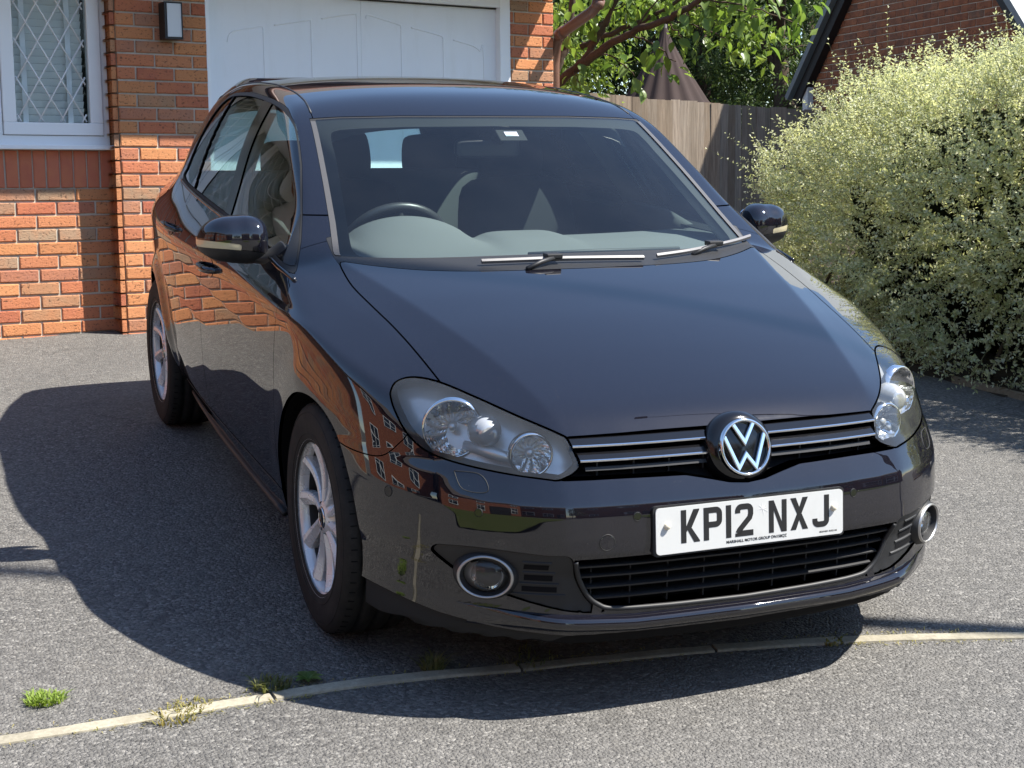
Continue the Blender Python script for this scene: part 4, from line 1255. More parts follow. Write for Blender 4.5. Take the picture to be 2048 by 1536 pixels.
# ---- emblem
EC = Vector((.7775, 0, .6290)); EN = Vector((.955, 0, .297)).normalized(); EU = Vector((-EN.z, 0, EN.x)); ER = Vector((0, 1, 0)); ERR = .0700
em = empty('emblem', parent=car)
def ep(u, v, w=0.0): return EC + ER * (u * ERR) + EU * (v * ERR) + EN * w
mb = MB(); mb.lathe([(.0005, -.004), (.066, -.005), (.078, -.010), (.089, -.022), (.092, -.05)], 64, EC, EN); mb.build('emblem_base', M_GLOSS, em)
mb = MB(); mb.lathe([(ERR * .865, -.004), (ERR * .875, .004), (ERR * .905, .0075), (ERR * .95, .0085), (ERR * .99, .005), (ERR * 1.005, -.004)], 80, EC, EN); mb.build('emblem_ring', M_CHROME, em)
def stroke(mb, pts, w, h0=-.003, h1=.0055):
    """chamfered letter stroke of mitred polyline"""
    P = [np.array(p, float) for p in pts]; L, Rr_ = [], []
    for i, p in enumerate(P):
        d0 = (P[i] - P[i - 1]) if i else (P[1] - P[0]); d1 = (P[i + 1] - P[i]) if i < len(P) - 1 else d0
        d0 = d0 / np.linalg.norm(d0); d1 = d1 / np.linalg.norm(d1); n0 = np.array([-d0[1], d0[0]]); n1 = np.array([-d1[1], d1[0]])
        b = n0 + n1; b = b / np.linalg.norm(b); k = min(1 / max(b @ n0, .3), 2.2); L.append((p, b * k))
    vs = []
    for p, b in L:
        for o_, h in ((-.5, h0), (-.5, h1 - .002), (-.32, h1), (.32, h1), (.5, h1 - .002), (.5, h0)):
            q = p + b * o_ * w; vs.append(ep(q[0], q[1], h))
    n_ = len(L); fs = [(i * 6 + j, i * 6 + j + 1, (i + 1) * 6 + j + 1, (i + 1) * 6 + j) for i in range(n_ - 1) for j in range(5)]
    fs += [tuple(range(6)), tuple((n_ - 1) * 6 + j for j in range(5, -1, -1))]
    mb.add(vs, fs)
mb = MB(); stroke(mb, [(-.40, .82), (0, .175), (.40, .82)], .16); mb.build('emblem_letter', M_CHROME, em)
mb = MB(); stroke(mb, [(-.79, .42), (-.335, -.70), (0, -.245), (.335, -.70), (.79, .42)], .155); mb.build('emblem_letter', M_CHROME, em)

# ---- number plate
plc, _ = surf_pt(0, .455); PT = .107
pcx = .822
plate = empty('number_plate', (pcx, 0, .4555), (0, -PT, 0), car)
def rrect(w, h, r, n=5):
    out = []
    for cx_, cy_, a0 in ((w / 2 - r, h / 2 - r, 0), (-w / 2 + r, h / 2 - r, 90), (-w / 2 + r, -h / 2 + r, 180), (w / 2 - r, -h / 2 + r, 270)):
        for k in range(n + 1):
            a = math.radians(a0 + 90 * k / n); out.append((cx_ + r * math.cos(a), cy_ + r * math.sin(a)))
    return out
pm = lambda u, v, w: Vector((w, u, v))
MB().prism(rrect(.52, .111, .010), pm, 0, .0032).build('plate_panel', M_PLATE, plate)
MB().prism(rrect(.531, .121, .010), pm, -.016, -.0004).build('plate_backing', M_PLAST, plate)
def glyph(name, polys, x):
    """2-D strokes -> raised black character; u runs to image right"""
    mb = MB()
    for poly in polys: mb.prism([(x + a / 1000, b / 1000) for a, b in poly], pm, .0033, .0038)
    return mb.build(name, M_INK, plate)
def thick(pts, w=14.0):
    """outline polygons (quads) of a polyline in mm"""
    out = []
    for (a, b), (c, d) in zip(pts[:-1], pts[1:]):
        l = math.hypot(c - a, d - b); nx, ny_ = -(d - b) / l * w / 2, (c - a) / l * w / 2
        out.append([(a + nx, b + ny_), (c + nx, d + ny_), (c - nx, d - ny_), (a - nx, b - ny_)])
    return out
def ribbon(cl, w=14.0):
    """one mitred ribbon polygon as quads (no overlaps)"""
    P = [np.array(p, float) for p in cl]; Ls, Rs = [], []
    for i in range(len(P)):
        d0 = (P[i] - P[i - 1]) if i else P[1] - P[0]; d1 = (P[i + 1] - P[i]) if i < len(P) - 1 else d0
        d0 = d0 / np.linalg.norm(d0); d1 = d1 / np.linalg.norm(d1); n0 = np.array([-d0[1], d0[0]]); n1 = np.array([-d1[1], d1[0]]); b = n0 + n1; b /= np.linalg.norm(b); k = 1 / max(b @ n0, .35)
        Ls.append(P[i] + b * k * w / 2); Rs.append(P[i] - b * k * w / 2)
    return [[tuple(Ls[i]), tuple(Ls[i + 1]), tuple(Rs[i + 1]), tuple(Rs[i])] for i in range(len(P) - 1)]
def arc(cx_, cy_, r, a0, a1, n=8): return [(cx_ + r * math.cos(math.radians(a0 + (a1 - a0) * k / n)), cy_ + r * math.sin(math.radians(a0 + (a1 - a0) * k / n))) for k in range(n + 1)]
Bz, Tz = -33.0, 46.0
G_ = {
 'K': [[(0, Bz), (14, Bz), (14, Tz), (0, Tz)], [(14.1, 6), (33.5, Tz), (49, Tz), (49, 43), (28, 2), (50, Bz + 3), (50, Bz), (35, Bz), (17, -2), (14.1, -8)]],
 'P': [[(0, Bz), (14, Bz), (14, Tz), (0, Tz)]] + ribbon([(14.1, 39), (33, 39)] + arc(33, 29, 10, 90, 0, 5)[1:] + arc(33, 14, 10, 0, -90, 5) + [(14.1, 4)]),
 '1': [[(0, Bz), (14, Bz), (14, Tz), (0, Tz)]],
 '2': ribbon([(7, 24), (7, 29)] + arc(17, 29, 10, 180, 90, 5)[1:] + arc(33, 29, 10, 90, 0, 5) + [(43, 20), (40, 11), (12, -17), (7.2, -25)]) + [[(0.2, Bz), (50, Bz), (50, Bz + 14), (15, Bz + 14), (14.2, -25), (0.2, -25)]],
 'N': [[(0, Bz), (13.5, Bz), (13.5, Tz), (0, Tz)], [(36.5, Bz), (50, Bz), (50, Tz), (36.5, Tz)], [(13.6, Tz), (36.4, -9), (36.4, Bz), (35, Bz), (13.6, 22)]],
 'X': [[(0, Tz), (15.5, Tz), (31.5, 6.5), (18.5, 6.4)], [(34.5, Tz), (50, Tz), (31.6, 6.6), (25.1, 21.9)], [(18.5, 6.3), (31.5, 6.3), (50, Bz), (34.5, Bz), (25, -9)], [(18.4, 6.2), (24.9, -9.2), (15.5, Bz), (0, Bz)]],
 'J': ribbon([(43, Tz), (43, -16)] + arc(33, -16, 10, 0, -90, 5)[1:] + arc(19, -16, 10, -90, -180, 5) + [(9, -11)]),
}
x = -.1935
for ch, w in (('K', 50), ('P', 50), ('1', 14), ('2', 50), (' ', 22), ('N', 50), ('X', 50), ('J', 50)):
    if ch != ' ': glyph('plate_character', G_[ch], x)
    x += (w + 11) / 1000
def small_text(txt, size, u, v, name):
    cu = bpy.data.curves.new(name, 'FONT'); cu.body = txt; cu.size = size; cu.align_x = 'CENTER'; cu.extrude = .0001
    cu.offset = size * .012
    tmp = bpy.data.objects.new(name, cu); COL.objects.link(tmp); cu.materials.append(M_INK)
    me = bpy.data.meshes.new_from_object(tmp.evaluated_get(bpy.context.evaluated_depsgraph_get())); bpy.data.objects.remove(tmp)
    o = link(name, me, plate)
    o.matrix_local = Matrix(((0, 0, 1, .0037), (1, 0, 0, u), (0, 1, 0, v), (0, 0, 0, 1)))
small_text('MARSHALL MOTOR GROUP DN158QZ', .0098, .013, -.0465, 'dealer_text'); small_text('BSAU145D  BUXG 156', .0052, .217, -.047, 'maker_text')
for u, v in ((-.231, .012), (.232, .012)):
    mb = MB(); mb.lathe([(.0005, .011), (.006, .0105), (.0078, .008), (.008, .003)], 20, (0, u, v), (1, 0, 0)); mb.build('screw_cap', M_CREAM, plate)
mb = MB()
for a in range(0, 360, 47):
    c, s_ = math.cos(math.radians(a)), math.sin(math.radians(a)); l = .012 + .008 * abs(math.sin(a)); mb.prism([(.030 - s_ * .0006, .030 + c * .0006), (.030 + c * l, .030 + s_ * l), (.030 + s_ * .0006, .030 - c * .0006)], pm, .0039, .0041)
mb.build('plate_crack', mat('crack', (.9, .9, .9), .4), plate)

# ---- lower grille, fog lamps and lip
lg = P_['lowgrille'].both(); lroot = empty('lower_grille', parent=car)
Skin(lg.V + np.array([-.07, 0, 0]), lg.N, lg.T, {}).obj('grille_back', M_GRILBK, lroot)
rg = lg.rim(.07, np.array([-1., 0, 0])); Skin(rg.V, rg.N, rg.T[len(lg.T):], {}).obj('grille_surround', M_PLAST, lroot)
for z_, ye in ((.3755, .436), (.3475, .424), (.3195, .410), (.2920, .392)):
    xx = nose_x(0, z_)
    nose_sweep('grille_slat', [(xx - .012, z_ + .0035), (xx - .006, z_ + .001), (xx - .007, z_ - .003), (xx - .045, z_ - .002), (xx - .045, z_ + .004)], M_PLAST, -ye, ye, lroot)
for k in range(-4, 5):
    y = k * .098; d = float(dF(np.array([abs(y)]))[0]); xx = nose_x(0, .33)
    MB().box((xx - .035 - d, y, .33), (.02, .0035, .130)).build('grille_rib', M_PLAST, lroot)
# bead round the lower opening
pts = [(y, z) for y, z in bez([(.448, .392), (.432, .345), (.410, .302), (.383, .278), (.343, .2665), (.2, .2615), (0, .2595)], 6)]
pts = pts + [(-y, z) for y, z in pts[::-1][1:]]
mb = MB(); mb.tube([surf_pt(y, z, -.002)[0] for y, z in pts], .0065, 8); mb.build('grille_bead', M_PLAST, lroot)
ins_ = P_['insert']
for s in (-1, 1):
    sk = (ins_ if s > 0 else ins_.mirrored())
    ib = Skin(sk.V - sk.N * .006, sk.N, sk.T, {}).rim(.02).obj('bumper_insert', M_PLAST, car)
    fp, fn_ = surf_pt(s * .626, .345); fp = Vector((.676, s * .628, .3455))
    ax = Vector((math.cos(math.radians(31)), s * math.sin(math.radians(31)), .02)).normalized()
    fl = empty('fog_lamp', parent=car)
    hx = Vector((-ax.y, ax.x, 0)).normalized(); up_ = ax.cross(hx) if ax.cross(hx).z > 0 else -ax.cross(hx)
    def ell(prof, name, m, par, sx=1.30, n_=64):
        mb = MB(); k_ = len(prof); vs = []
        for i in range(n_):
            th = 2 * math.pi * i / n_
            for r_, h_ in prof: vs.append(fp + hx * (math.cos(th) * r_ * sx) + up_ * (math.sin(th) * r_) + ax * h_)
        return mb.add(vs, [(i * k_ + j, ((i + 1) % n_) * k_ + j, ((i + 1) % n_) * k_ + j + 1, i * k_ + j + 1) for i in range(n_) for j in range(k_ - 1)], True).build(name, m, par)
    ell([(.0465, .012), (.0480, .0165), (.0505, .0165), (.0525, .011)], 'fog_ring', M_SATIN, fl)
    ell([(.0525, .0112), (.056, .006), (.060, -.006), (.064, -.02)], 'fog_bezel', M_PLAST, fl)
    ell([(.0465, .0122), (.044, .004), (.042, -.012), (.038, -.03)], 'fog_tunnel', M_PLAST, fl)
    ell([(.0005, .010), (.018, .0085), (.033, .003), (.0415, -.006)], 'fog_lens', M_LENS, fl, 1.28)
    cc = fp - ax * .002 - hx * (.010 * (1 if s < 0 else -1)) * 0
    mb = MB(); mb.lathe([(.004, -.030)] + [(.037 * math.sqrt(t), -.030 + .026 * t) for t in np.linspace(.1, 1, 8)], 36, cc, ax, smooth=False); mb.build('fog_reflector', M_REFL, fl)
    mb = MB(); mb.lathe([(.037, -.004), (.044, -.010), (.06, -.012)], 36, cc, ax); mb.build('fog_back', M_REFD, fl)
    # fins between fog lamp and grille
    for zf, ya, yb in ((.385, .500, .560), (.3575, .488, .556), (.330, .478, .560), (.303, .462, .585)):
        mb = MB(); vs = []
        for y in np.linspace(ya, yb, 10):
            q, nq = surf_pt(s * y, zf, .0)
            for dn, dz in ((-.012, .009), (-.003, .002), (-.003, -.001), (-.012, -.004)): vs.append(q + nq * dn + Vector((0, 0, dz)))
        mb.add(vs, [(i * 4 + j, i * 4 + (j + 1) % 4, (i + 1) * 4 + (j + 1) % 4, (i + 1) * 4 + j) for i in range(9) for j in range(4)]).build('insert_fin', M_PLAST, ib)
        if zf > .31:
            mb = MB(); vs = []
            for y in np.linspace(ya + .004, yb - .004, 8):
                for dz in (-.006, -.019):
                    q, nq = surf_pt(s * y, zf + dz, -.0052); vs.append(q)
            mb.add(vs, [(i * 2, i * 2 + 1, i * 2 + 3, i * 2 + 2) for i in range(7)]).build('insert_slot', M_GRILBK, ib)
# lip (splitter) swept round the lower edge
def lip():
    mb = MB(); vs = []; ysn = np.concatenate([np.linspace(-.66, -.42, 30), np.linspace(-.41, .41, 30), np.linspace(.42, .66, 30)])
    sect = [(-.030, .252), (.004, .250), (.018, .246), (.025, .239), (.026, .228), (.018, .216), (-.004, .205), (-.05, .201)]
    for y in ysn:
        d = float(dF(np.array([abs(y)]))[0]); fade = max(0.0, min(1.0, (.66 - abs(y)) / .22)); fade = fade * fade * (3 - 2 * fade); lift = .016 * min(1, max(0, (abs(y) - .3) / .3))
        for dx, z in sect:
            sl_ = (float(dF(np.array([abs(y) + .004]))[0]) - float(dF(np.array([abs(y) - .004]))[0])) / .008
            nl_ = math.hypot(1, sl_); o_ = dx * (fade if dx > 0 else 1)
            vs.append((.806 - d + o_ / nl_, y + math.copysign(o_ * sl_ / nl_, y), z + lift))
    k = len(sect); n_ = len(ysn)
    mb.add(vs, [(i * k + j, i * k + j + 1, (i + 1) * k + j + 1, (i + 1) * k + j) for i in range(n_ - 1) for j in range(k - 1)], True)
    return mb.build('front_lip', M_PAINT, car)
lip()
mb = MB(); vs = []
for y in np.linspace(-.85, .85, 60):
    d = float(dF(np.array([abs(y)]))[0]); zb = float(np.interp(abs(y), [0, .45, .60, .72, .80, .9], [.200, .205, .218, .236, .255, .268])); k = max(0, abs(y) - .6)
    vs += [(.795 - d, y * .985, zb + .012), (.782 - d, y * .975, zb - .022), (.755 - d, y * .955, zb - .040 - k * .12), (.66 - d, y * .9, .158)]
mb.add(vs, [(i * 4 + j, i * 4 + j + 1, (i + 1) * 4 + j + 1, (i + 1) * 4 + j) for i in range(59) for j in range(3)], True).build('undertray', M_GRILBK, car)

# ---- small bumper details
def disc_on(p, n_, r, name, m, par, ring=True):
    mb = MB(); mb.lathe([(.0003, .0004), (r * .9, .0004), (r * .96, .0001)], 28, p, n_, smooth=False); o = mb.build(name, m, par)
    mb = MB(); mb.lathe([(r * .96, .0), (r * .99, .0007), (r * 1.04, .0006), (r * 1.08, -.0006)], 28, p, n_); mb.build('seam', M_RUBBER, o)
for s in (-1, 1):
    for y, z in ((.301, .494), (.645, .499)):
        p, n_ = surf_pt(s * y, z, .0006); disc_on(p, n_, .0098, 'parking_sensor', M_PAINT, car)
p, n_ = surf_pt(-.376, .4375, .0004); disc_on(p, n_, .0185, 'tow_cover', M_PAINT, car)
for s in (-1, 1):
    p, n_ = side_pt(.452, .508, s, .0006); disc_on(p, n_, .013, 'side_sensor', M_GLOSS, car)
    # headlamp washer flap outline
    mb = MB(); q = [(.678, .583), (.634, .583), (.620, .565), (.626, .545), (.669, .547), (.678, .583)]
    mb.tube([surf_pt(s * a, b, .0002)[0] for a, b in bez(q, 5)], .0011, 5); mb.build('washer_flap', M_RUBBER, car)

# ---- door mirrors
def mirror(s):
    root = empty('door_mirror', parent=car)
    secs = [(.828, -.640, .990, .020, .034), (.836, -.643, .996, .050, .056), (.856, -.648, 1.001, .070, .068), (.885, -.655, 1.003, .078, .073), (.915, -.663, 1.003, .079, .0715), (.95, -.671, 1.004, .081, .068), (.98, -.681, 1.003, .074, .060), (1.002, -.692, 1.001, .060, .047), (1.017, -.702, .999, .040, .031), (1.025, -.708, .997, .015, .012)]
    ys = [q[0] for q in secs]; D_ = bez([q for q in secs], 6); k = 56; vs = []
    for y, xc, zc, a, b in D_:
        for i in range(k):
            th = 2 * math.pi * i / k; c, sn = math.cos(th), math.sin(th)
            e = .78
            px = math.copysign(abs(c) ** e, c) * a; pz = math.copysign(abs(sn) ** (.86), sn) * b
            if px < 0: px *= .62
            vs.append((xc + px, y, zc + pz))
    n_ = len(D_); V = np.array(vs); T = []
    for i in range(n_ - 1):
        for j in range(k):
            j2 = (j + 1) % k; T += [(i * k + j, i * k + j2, (i + 1) * k + j2), (i * k + j, (i + 1) * k + j2, (i + 1) * k + j)]
    c0, c1 = len(V), len(V) + 1; V = np.concatenate([V, [V[:k].mean(0)], [V[-k:].mean(0)]])
    for j in range(k): T += [(c0, (j + 1) % k, j), (c1, (n_ - 1) * k + j, (n_ - 1) * k + (j + 1) % k)]
    T = np.array(T)
    fn = np.cross(V[T[:, 1]] - V[T[:, 0]], V[T[:, 2]] - V[T[:, 0]]); N = np.zeros_like(V)
    for c_ in range(3): np.add.at(N, T[:, c_], fn)
    N /= np.maximum(np.linalg.norm(N, axis=1, keepdims=True), 1e-12)
    if (N[k * 10 + 14] * [0, 0, 1]).sum() < 0: N = -N; T = T[:, ::-1]
    zc = np.interp(V[:, 1], [q[0] for q in secs], [q[2] for q in secs])
    lo_f = (V[:, 2] - (zc - .026 + (V[:, 1] - .90) * .10))         # above the split line
    strip_f = np.minimum(np.minimum(.0085 - np.abs(V[:, 2] - (zc - .018 + (V[:, 1] - .90) * .10)) + (V[:, 1] - .90) * .02, V[:, 1] - .915), V[:, 0] + .685 + (V[:, 1] > 1.0) * .05)
    glass_f = np.minimum(-(V[:, 0] + .703), -np.abs(N[:, 1]) + .5)
    sk = Skin(V, N, T, dict(lo=lo_f, st=strip_f))
    if s < 0: sk = sk.mirrored()
    st, r_ = sk.clip(sk.F['st']), sk.clip(-sk.F['st'])
    cap_, base_ = r_.clip(r_.F['lo'] - .0008), r_.clip(-r_.F['lo'] - .0008)
    cap_.obj('mirror_cap', M_PAINT, root); base_.obj('mirror_base', M_PLAST, root); st.offset(-.0005).obj('indicator_strip', M_AMBER, root)
    sk.offset(-.004).obj('mirror_core', M_INDARK, root)
    mb = MB(); mb.prism(rrect(.135, .10, .03), lambda u, v, w: Vector((w, s * (.930 + u), 1.002 + v)), -.728, -.722); mb.build('mirror_glass', M_CHROME, root)
    # arm
    mb = MB(); vs = []; A_ = bez([(-.560, .800, .965, .075, .040), (-.598, .825, .952, .062, .026), (-.632, .850, .950, .052, .020), (-.648, .885, .951, .046, .017), (-.655, .925, .955, .042, .014)], 5)
    for xc, y, zc_, a, b in A_:
        for i in range(20):
            th = 2 * math.pi * i / 20; vs.append((xc + a * math.cos(th), s * y, zc_ + b * math.sin(th)))
    n2 = len(A_); mb.add(vs, [(i * 20 + j, i * 20 + (j + 1) % 20, (i + 1) * 20 + (j + 1) % 20, (i + 1) * 20 + j) for i in range(n2 - 1) for j in range(20)] + [tuple(range(20)), tuple((n2 - 1) * 20 + j for j in range(20))], True)
    mb.build('mirror_arm', M_PLAST, root)
mirror(-1); mirror(1)

# ---- door handles
for s, doors in ((-1, 0), (1, 1)):
    for x, z, dr in ((-1.235, .845, FDO[doors]), (-2.075, .897, RDO[doors])):
        p, n_ = side_pt(x, z, s)
        mb = MB(); vs = []; K = 16
        for i in range(K):
            t = i / (K - 1); u = (t - .5) * .205; q, nq = side_pt(x + u, z, s); o_ = .034 * (1 - abs(2 * t - 1) ** 4) + .004
            hh = .0135 * (1 - .35 * abs(2 * t - 1) ** 3)
            for dn, dz in ((o_ - .010, -hh), (o_, -hh * .7), (o_ + .003, 0), (o_, hh * .7), (o_ - .010, hh), (o_ - .014, 0)): vs.append(q + nq * dn + Vector((0, 0, dz)))
        mb.add(vs, [(i * 6 + j, i * 6 + (j + 1) % 6, (i + 1) * 6 + (j + 1) % 6, (i + 1) * 6 + j) for i in range(K - 1) for j in range(6)] + [tuple(range(6)), tuple((K - 1) * 6 + j for j in range(6))], True)
        mb.build('handle', M_PAINT, dr)
        mb = MB(); k = 28; vs = [p + n_ * .0012]
        for i in range(k):
            th = 2 * math.pi * i / k; q, nq = side_pt(x + .005 + .062 * math.cos(th), z + .030 * math.sin(th), s); vs.append(q + nq * .0014)
        mb.add(vs, [(0, 1 + i, 1 + (i + 1) % k) for i in range(k)]).build('handle_recess', M_GLOSS, dr)

# ---- wheels
def wheel_mesh():
    parts = {}
    mb = MB(); g = lambda h: [(.316, h + .006), (.308, h + .004), (.308, h - .004), (.316, h - .006)]
    prof = [(.206, .092), (.216, .098), (.228, .0995), (.250, .1025), (.275, .1025), (.294, .099), (.306, .092), (.3125, .083)] + [(.3155, .070)] + g(.046) + g(.0) + g(-.046) + [(.3155, -.070), (.3125, -.086), (.306, -.096), (.294, -.103), (.25, -.105), (.216, -.098)]
    mb.lathe(prof, 96, (0, 0, 0), (0, 1, 0)); parts['tyre'] = (mb.mesh('tyre'), M_TYRE)
    for nm_, r_, h_ in (('bead_ring', .2325, .1003), ('wear_ring', .288, .1005)):
        mb = MB(); mb.lathe([(r_ - .002, h_ - .002), (r_ - .001, h_ + .0012), (r_ + .001, h_ + .0010), (r_ + .002, h_ - .002)], 96, (0, 0, 0), (0, 1, 0)); parts[nm_] = (mb.mesh(nm_), M_TYRE)
    mb = MB()
    for k in range(64):
        th = 2 * math.pi * k / 64; R_ = Matrix.Rotation(th, 3, 'Y'); mb.box(R_ @ Vector((0, .0785, .3136)), (.0026, .016, .0020), R_ @ Matrix.Rotation(-.18, 3, 'X'))
    parts['tread_sipes'] = (mb.mesh('tread_sipes'), M_GRILBK)
    mb = MB(); mb.lathe([(.2085, .0915), (.2150, .0975), (.2185, .0965), (.2185, .0935), (.2145, .0895), (.206, .086), (.2005, .074), (.1995, .060)], 96, (0, 0, 0), (0, 1, 0)); parts['rim'] = (mb.mesh('rim'), M_ALLOY)
    mb = MB(); mb.lathe([(.1995, .060), (.1985, .045), (.196, .0), (.198, -.09)], 64, (0, 0, 0), (0, 1, 0)); parts['rim_barrel'] = (mb.mesh('rim_barrel'), mat('barrel', (.05, .05, .05), .5, .5))
    mb = MB(); mb.lathe([(.0005, .020), (.07, .022), (.075, .010), (.135, .008), (.137, -.01), (.0005, -.012)], 64, (0, 0, 0), (0, 1, 0)); parts['brake_disc'] = (mb.mesh('brake_disc'), M_BRAKE)
    mb = MB(); mb.lathe([(.197, -.03), (.0005, -.032)], 48, (0, 0, 0), (0, 1, 0)); parts['wheel_back'] = (mb.mesh('wheel_back'), M_INDARK)
    mb = MB(); mb.lathe([(.030, .076), (.040, .0735), (.052, .066), (.062, .048), (.066, .02)], 64, (0, 0, 0), (0, 1, 0)); parts['hub'] = (mb.mesh('hub'), M_ALLOY)
    mb = MB(); mb.lathe([(.0005, .0785), (.024, .078), (.0275, .0765), (.030, .0745)], 40, (0, 0, 0), (0, 1, 0)); parts['hub_cap'] = (mb.mesh('hub_cap'), M_GLOSS)
    mb = MB(); mb.lathe([(.0235, .0784), (.0245, .0796), (.0262, .0794), (.0272, .0772)], 40, (0, 0, 0), (0, 1, 0)); parts['cap_ring'] = (mb.mesh('cap_ring'), M_CHROME)
    mb = MB()
    for k in range(5):
        th = 2 * math.pi * (k + .5) / 5; mb.lathe([(.0005, .0705), (.0062, .0708), (.0075, .060)], 12, (.044 * math.sin(th), 0, .044 * math.cos(th)), (0, 1, 0))
    parts['lug_bolts'] = (mb.mesh('lug_bolts'), M_GRILBK)
    return parts
WP = wheel_mesh()
def spoke_mesh():
    mb = MB(); vs = []; K = 15
    sect = [(-.50, -.030), (-.50, -.006), (-.42, .0), (-.02, .003), (.06, .001), (.44, -.010), (.50, -.014), (.50, -.034)]
    for i in range(K):
        t = i / (K - 1); r_ = .046 + (.2005 - .046) * t
        w = .021 + .024 * t ** 1.1; h = .0735 - .008 * math.sin(math.pi * t * .85) + .014 * t ** 2; th = .15 * (t ** 1.5) - .05
        for a, dh in sect:
            an = th + a * w / r_
            vs.append((r_ * math.sin(an), h + dh * (.55 + .45 * t), r_ * math.cos(an)))
    k = len(sect); mb.add(vs, [(i * k + j, i * k + j + 1, (i + 1) * k + j + 1, (i + 1) * k + j) for i in range(K - 1) for j in range(k - 1)], False)
    me = mb.mesh('spoke'); return me
SPK = spoke_mesh()
for s in (-1, 1):
    for x, yc_ in ((0.0, .763), (-2.578, .750)):
        root = empty('wheel', (x, s * yc_, .316), (0, 0, 0 if s > 0 else math.pi), car)
        root.rotation_euler = (0, .21 if x == 0 else -.1, 0 if s > 0 else math.pi)
        for nm, (me, m) in WP.items():
            o = link(nm, me, root, m)
            if nm in ('tread_sipes', 'lug_bolts'): o['kind'] = 'stuff'
        for k in range(10):
            o = link('spoke', SPK, root, M_ALLOY); o.rotation_euler = (0, 2 * math.pi * k / 10, 0)
        # arch liner
        mb = MB(); vs = []; K = 40
        for i in range(K):
            a = math.radians(-14 + 208 * i / (K - 1))
            yb = side_pt(x + .35 * math.cos(a), max(.20, .318 + .35 * math.sin(a)), 1)[0].y
            for r_, y_ in ((.3405, yb - .010), (.350, yb - .035), (.352, .52), (.05, .50)): vs.append((x + r_ * math.cos(a), s * y_, .318 + r_ * math.sin(a)))
        mb.add(vs, [(i * 4 + j, i * 4 + j + 1, (i + 1) * 4 + j + 1, (i + 1) * 4 + j) for i in range(K - 1) for j in range(3)], True).build('arch_liner', M_GRILBK, car)
# sill trim
for s in (-1, 1):
    mb = MB(); pts = [side_pt(x, .2225, s, .0035)[0] for x in np.linspace(-2.16, -.38, 24)]; mb.tube(pts, [.010] * 24, 8); mb.build('sill_trim', M_PLAST, car)
    mb = MB(); mb.tube([side_pt(x, .298, s, -.002)[0] for x in np.linspace(-2.06, -.35, 24)], .003, 6); mb.build('sill_seam', M_RUBBER, car)
    # belt moulding under the side windows
    bl = bez([(-2.245, 1.069), (-1.79, 1.042), (-1.207, 1.011), (-.808, .981), (-.457, .946), (-.318, .924)], 6)
    mb = MB(); mb.tube([side_pt(a, b - .004, s, .001)[0] for a, b in bl], .0068, 8); mb.build('belt_moulding', M_GLOSS, car)
    # roof ditch strip
    a_ = np.linspace(-1.04, -2.95, 30)
    yy = np.interp(-a_, [.95, 1.05, 1.175, 1.34, 1.54, 2.0, 2.6, 3.1], [.588, .578, .564, .553, .546, .540, .535, .52])
    pts = [(p[0], s * p[1], p[2] - .001) for p in hit(np.stack([a_, yy, 0 * a_ + .9], 1), np.tile([0, 0, 1.], (30, 1)), 0., .9)]; mb = MB()
    mb.tube(pts, .0042, 6); mb.build('roof_strip', M_PLAST, car)

# ---- wipers
for pts, hub in (([(-.30, .957), (-.18, .958), (-.08, .9585), (.06, .957), (.213, .954)], (-.08, .9585)), ([(.265, .956), (.40, .961), (.528, .9685), (.63, .976), (.705, .984)], (.515, .968))):
    w = empty('wiper', parent=car); P3 = [on_screen(y, z, .014) for y, z in bez(pts, 5)]
    mb = MB()
    vs = []
    for p in P3:
        vs += [p + Vector((.002, 0, -.008)), p + Vector((.006, 0, .000)), p + Vector((.0, 0, .006)), p + Vector((-.006, 0, -.002))]
    mb.add(vs, [(i * 4 + j, i * 4 + (j + 1) % 4, (i + 1) * 4 + (j + 1) % 4, (i + 1) * 4 + j) for i in range(len(P3) - 1) for j in range(4)] + [(0, 1, 2, 3), tuple(len(vs) - 4 + j for j in (3, 2, 1, 0))]).build('wiper_blade', mat('wiper_grey', (.16, .155, .155), .4), w)
    h_0 = on_screen(*hub, .022); MB().box(h_0, (.034, .052, .016)).build('wiper_joint', M_PLAST, w, bevel=.004)
    mb = MB(); sg = -1; e = h_0 + Vector((.045, -.10, -.030)); mb.tube([h_0 + Vector((.010, 0, -.004)), h_0.lerp(e, .5) + Vector((.006, 0, .002)), e], [.007, .007, .008], 6); mb.build('wiper_arm', M_PLAST, w)

# ------------------------------------------------------------------ interior
def rbox(name, c, d, m, parent, sub=2, rot=(0, 0, 0), taper=None):
    mb = MB(); mb.box((0, 0, 0), d, ch=min(d) * .28)
    if taper: mb.v = [(x * (1 + taper[0] * z / d[2]), y * (1 + taper[1] * z / d[2]), z) for x, y, z in mb.v]
    mb.sm = [True] * len(mb.f)
    o = mb.build(name, m, parent, subsurf=sub); o.location = c; o.rotation_euler = rot; return o
dash = empty('dashboard', parent=car)
mb = MB(); vs = []; nx_, nyd = 26, 70
for i in range(nx_):
    t = i / (nx_ - 1); x = -.20 - .50 * t
    for j in range(nyd):
        y = -.69 + 1.38 * j / (nyd - 1)
        z = .938 + .048 * min(1, t * 1.6) ** .8
        bin_ = math.exp(-((y + .365) / .115) ** 4) if False else max(0, 1 - ((y + .37) / .19) ** 2) ** .7
        ctr = max(0, 1 - ((y - .0) / .14) ** 4) ** .6
        z += bin_ * .072 * max(0, min(1, (t - .35) / .5)) ** 1.4 + ctr * .020 * max(0, min(1, (t - .3) / .5))
        if t > .93: z -= (t - .93) * 2.2
        xe = x - .22 * y * y
        vs.append((xe, y, z))
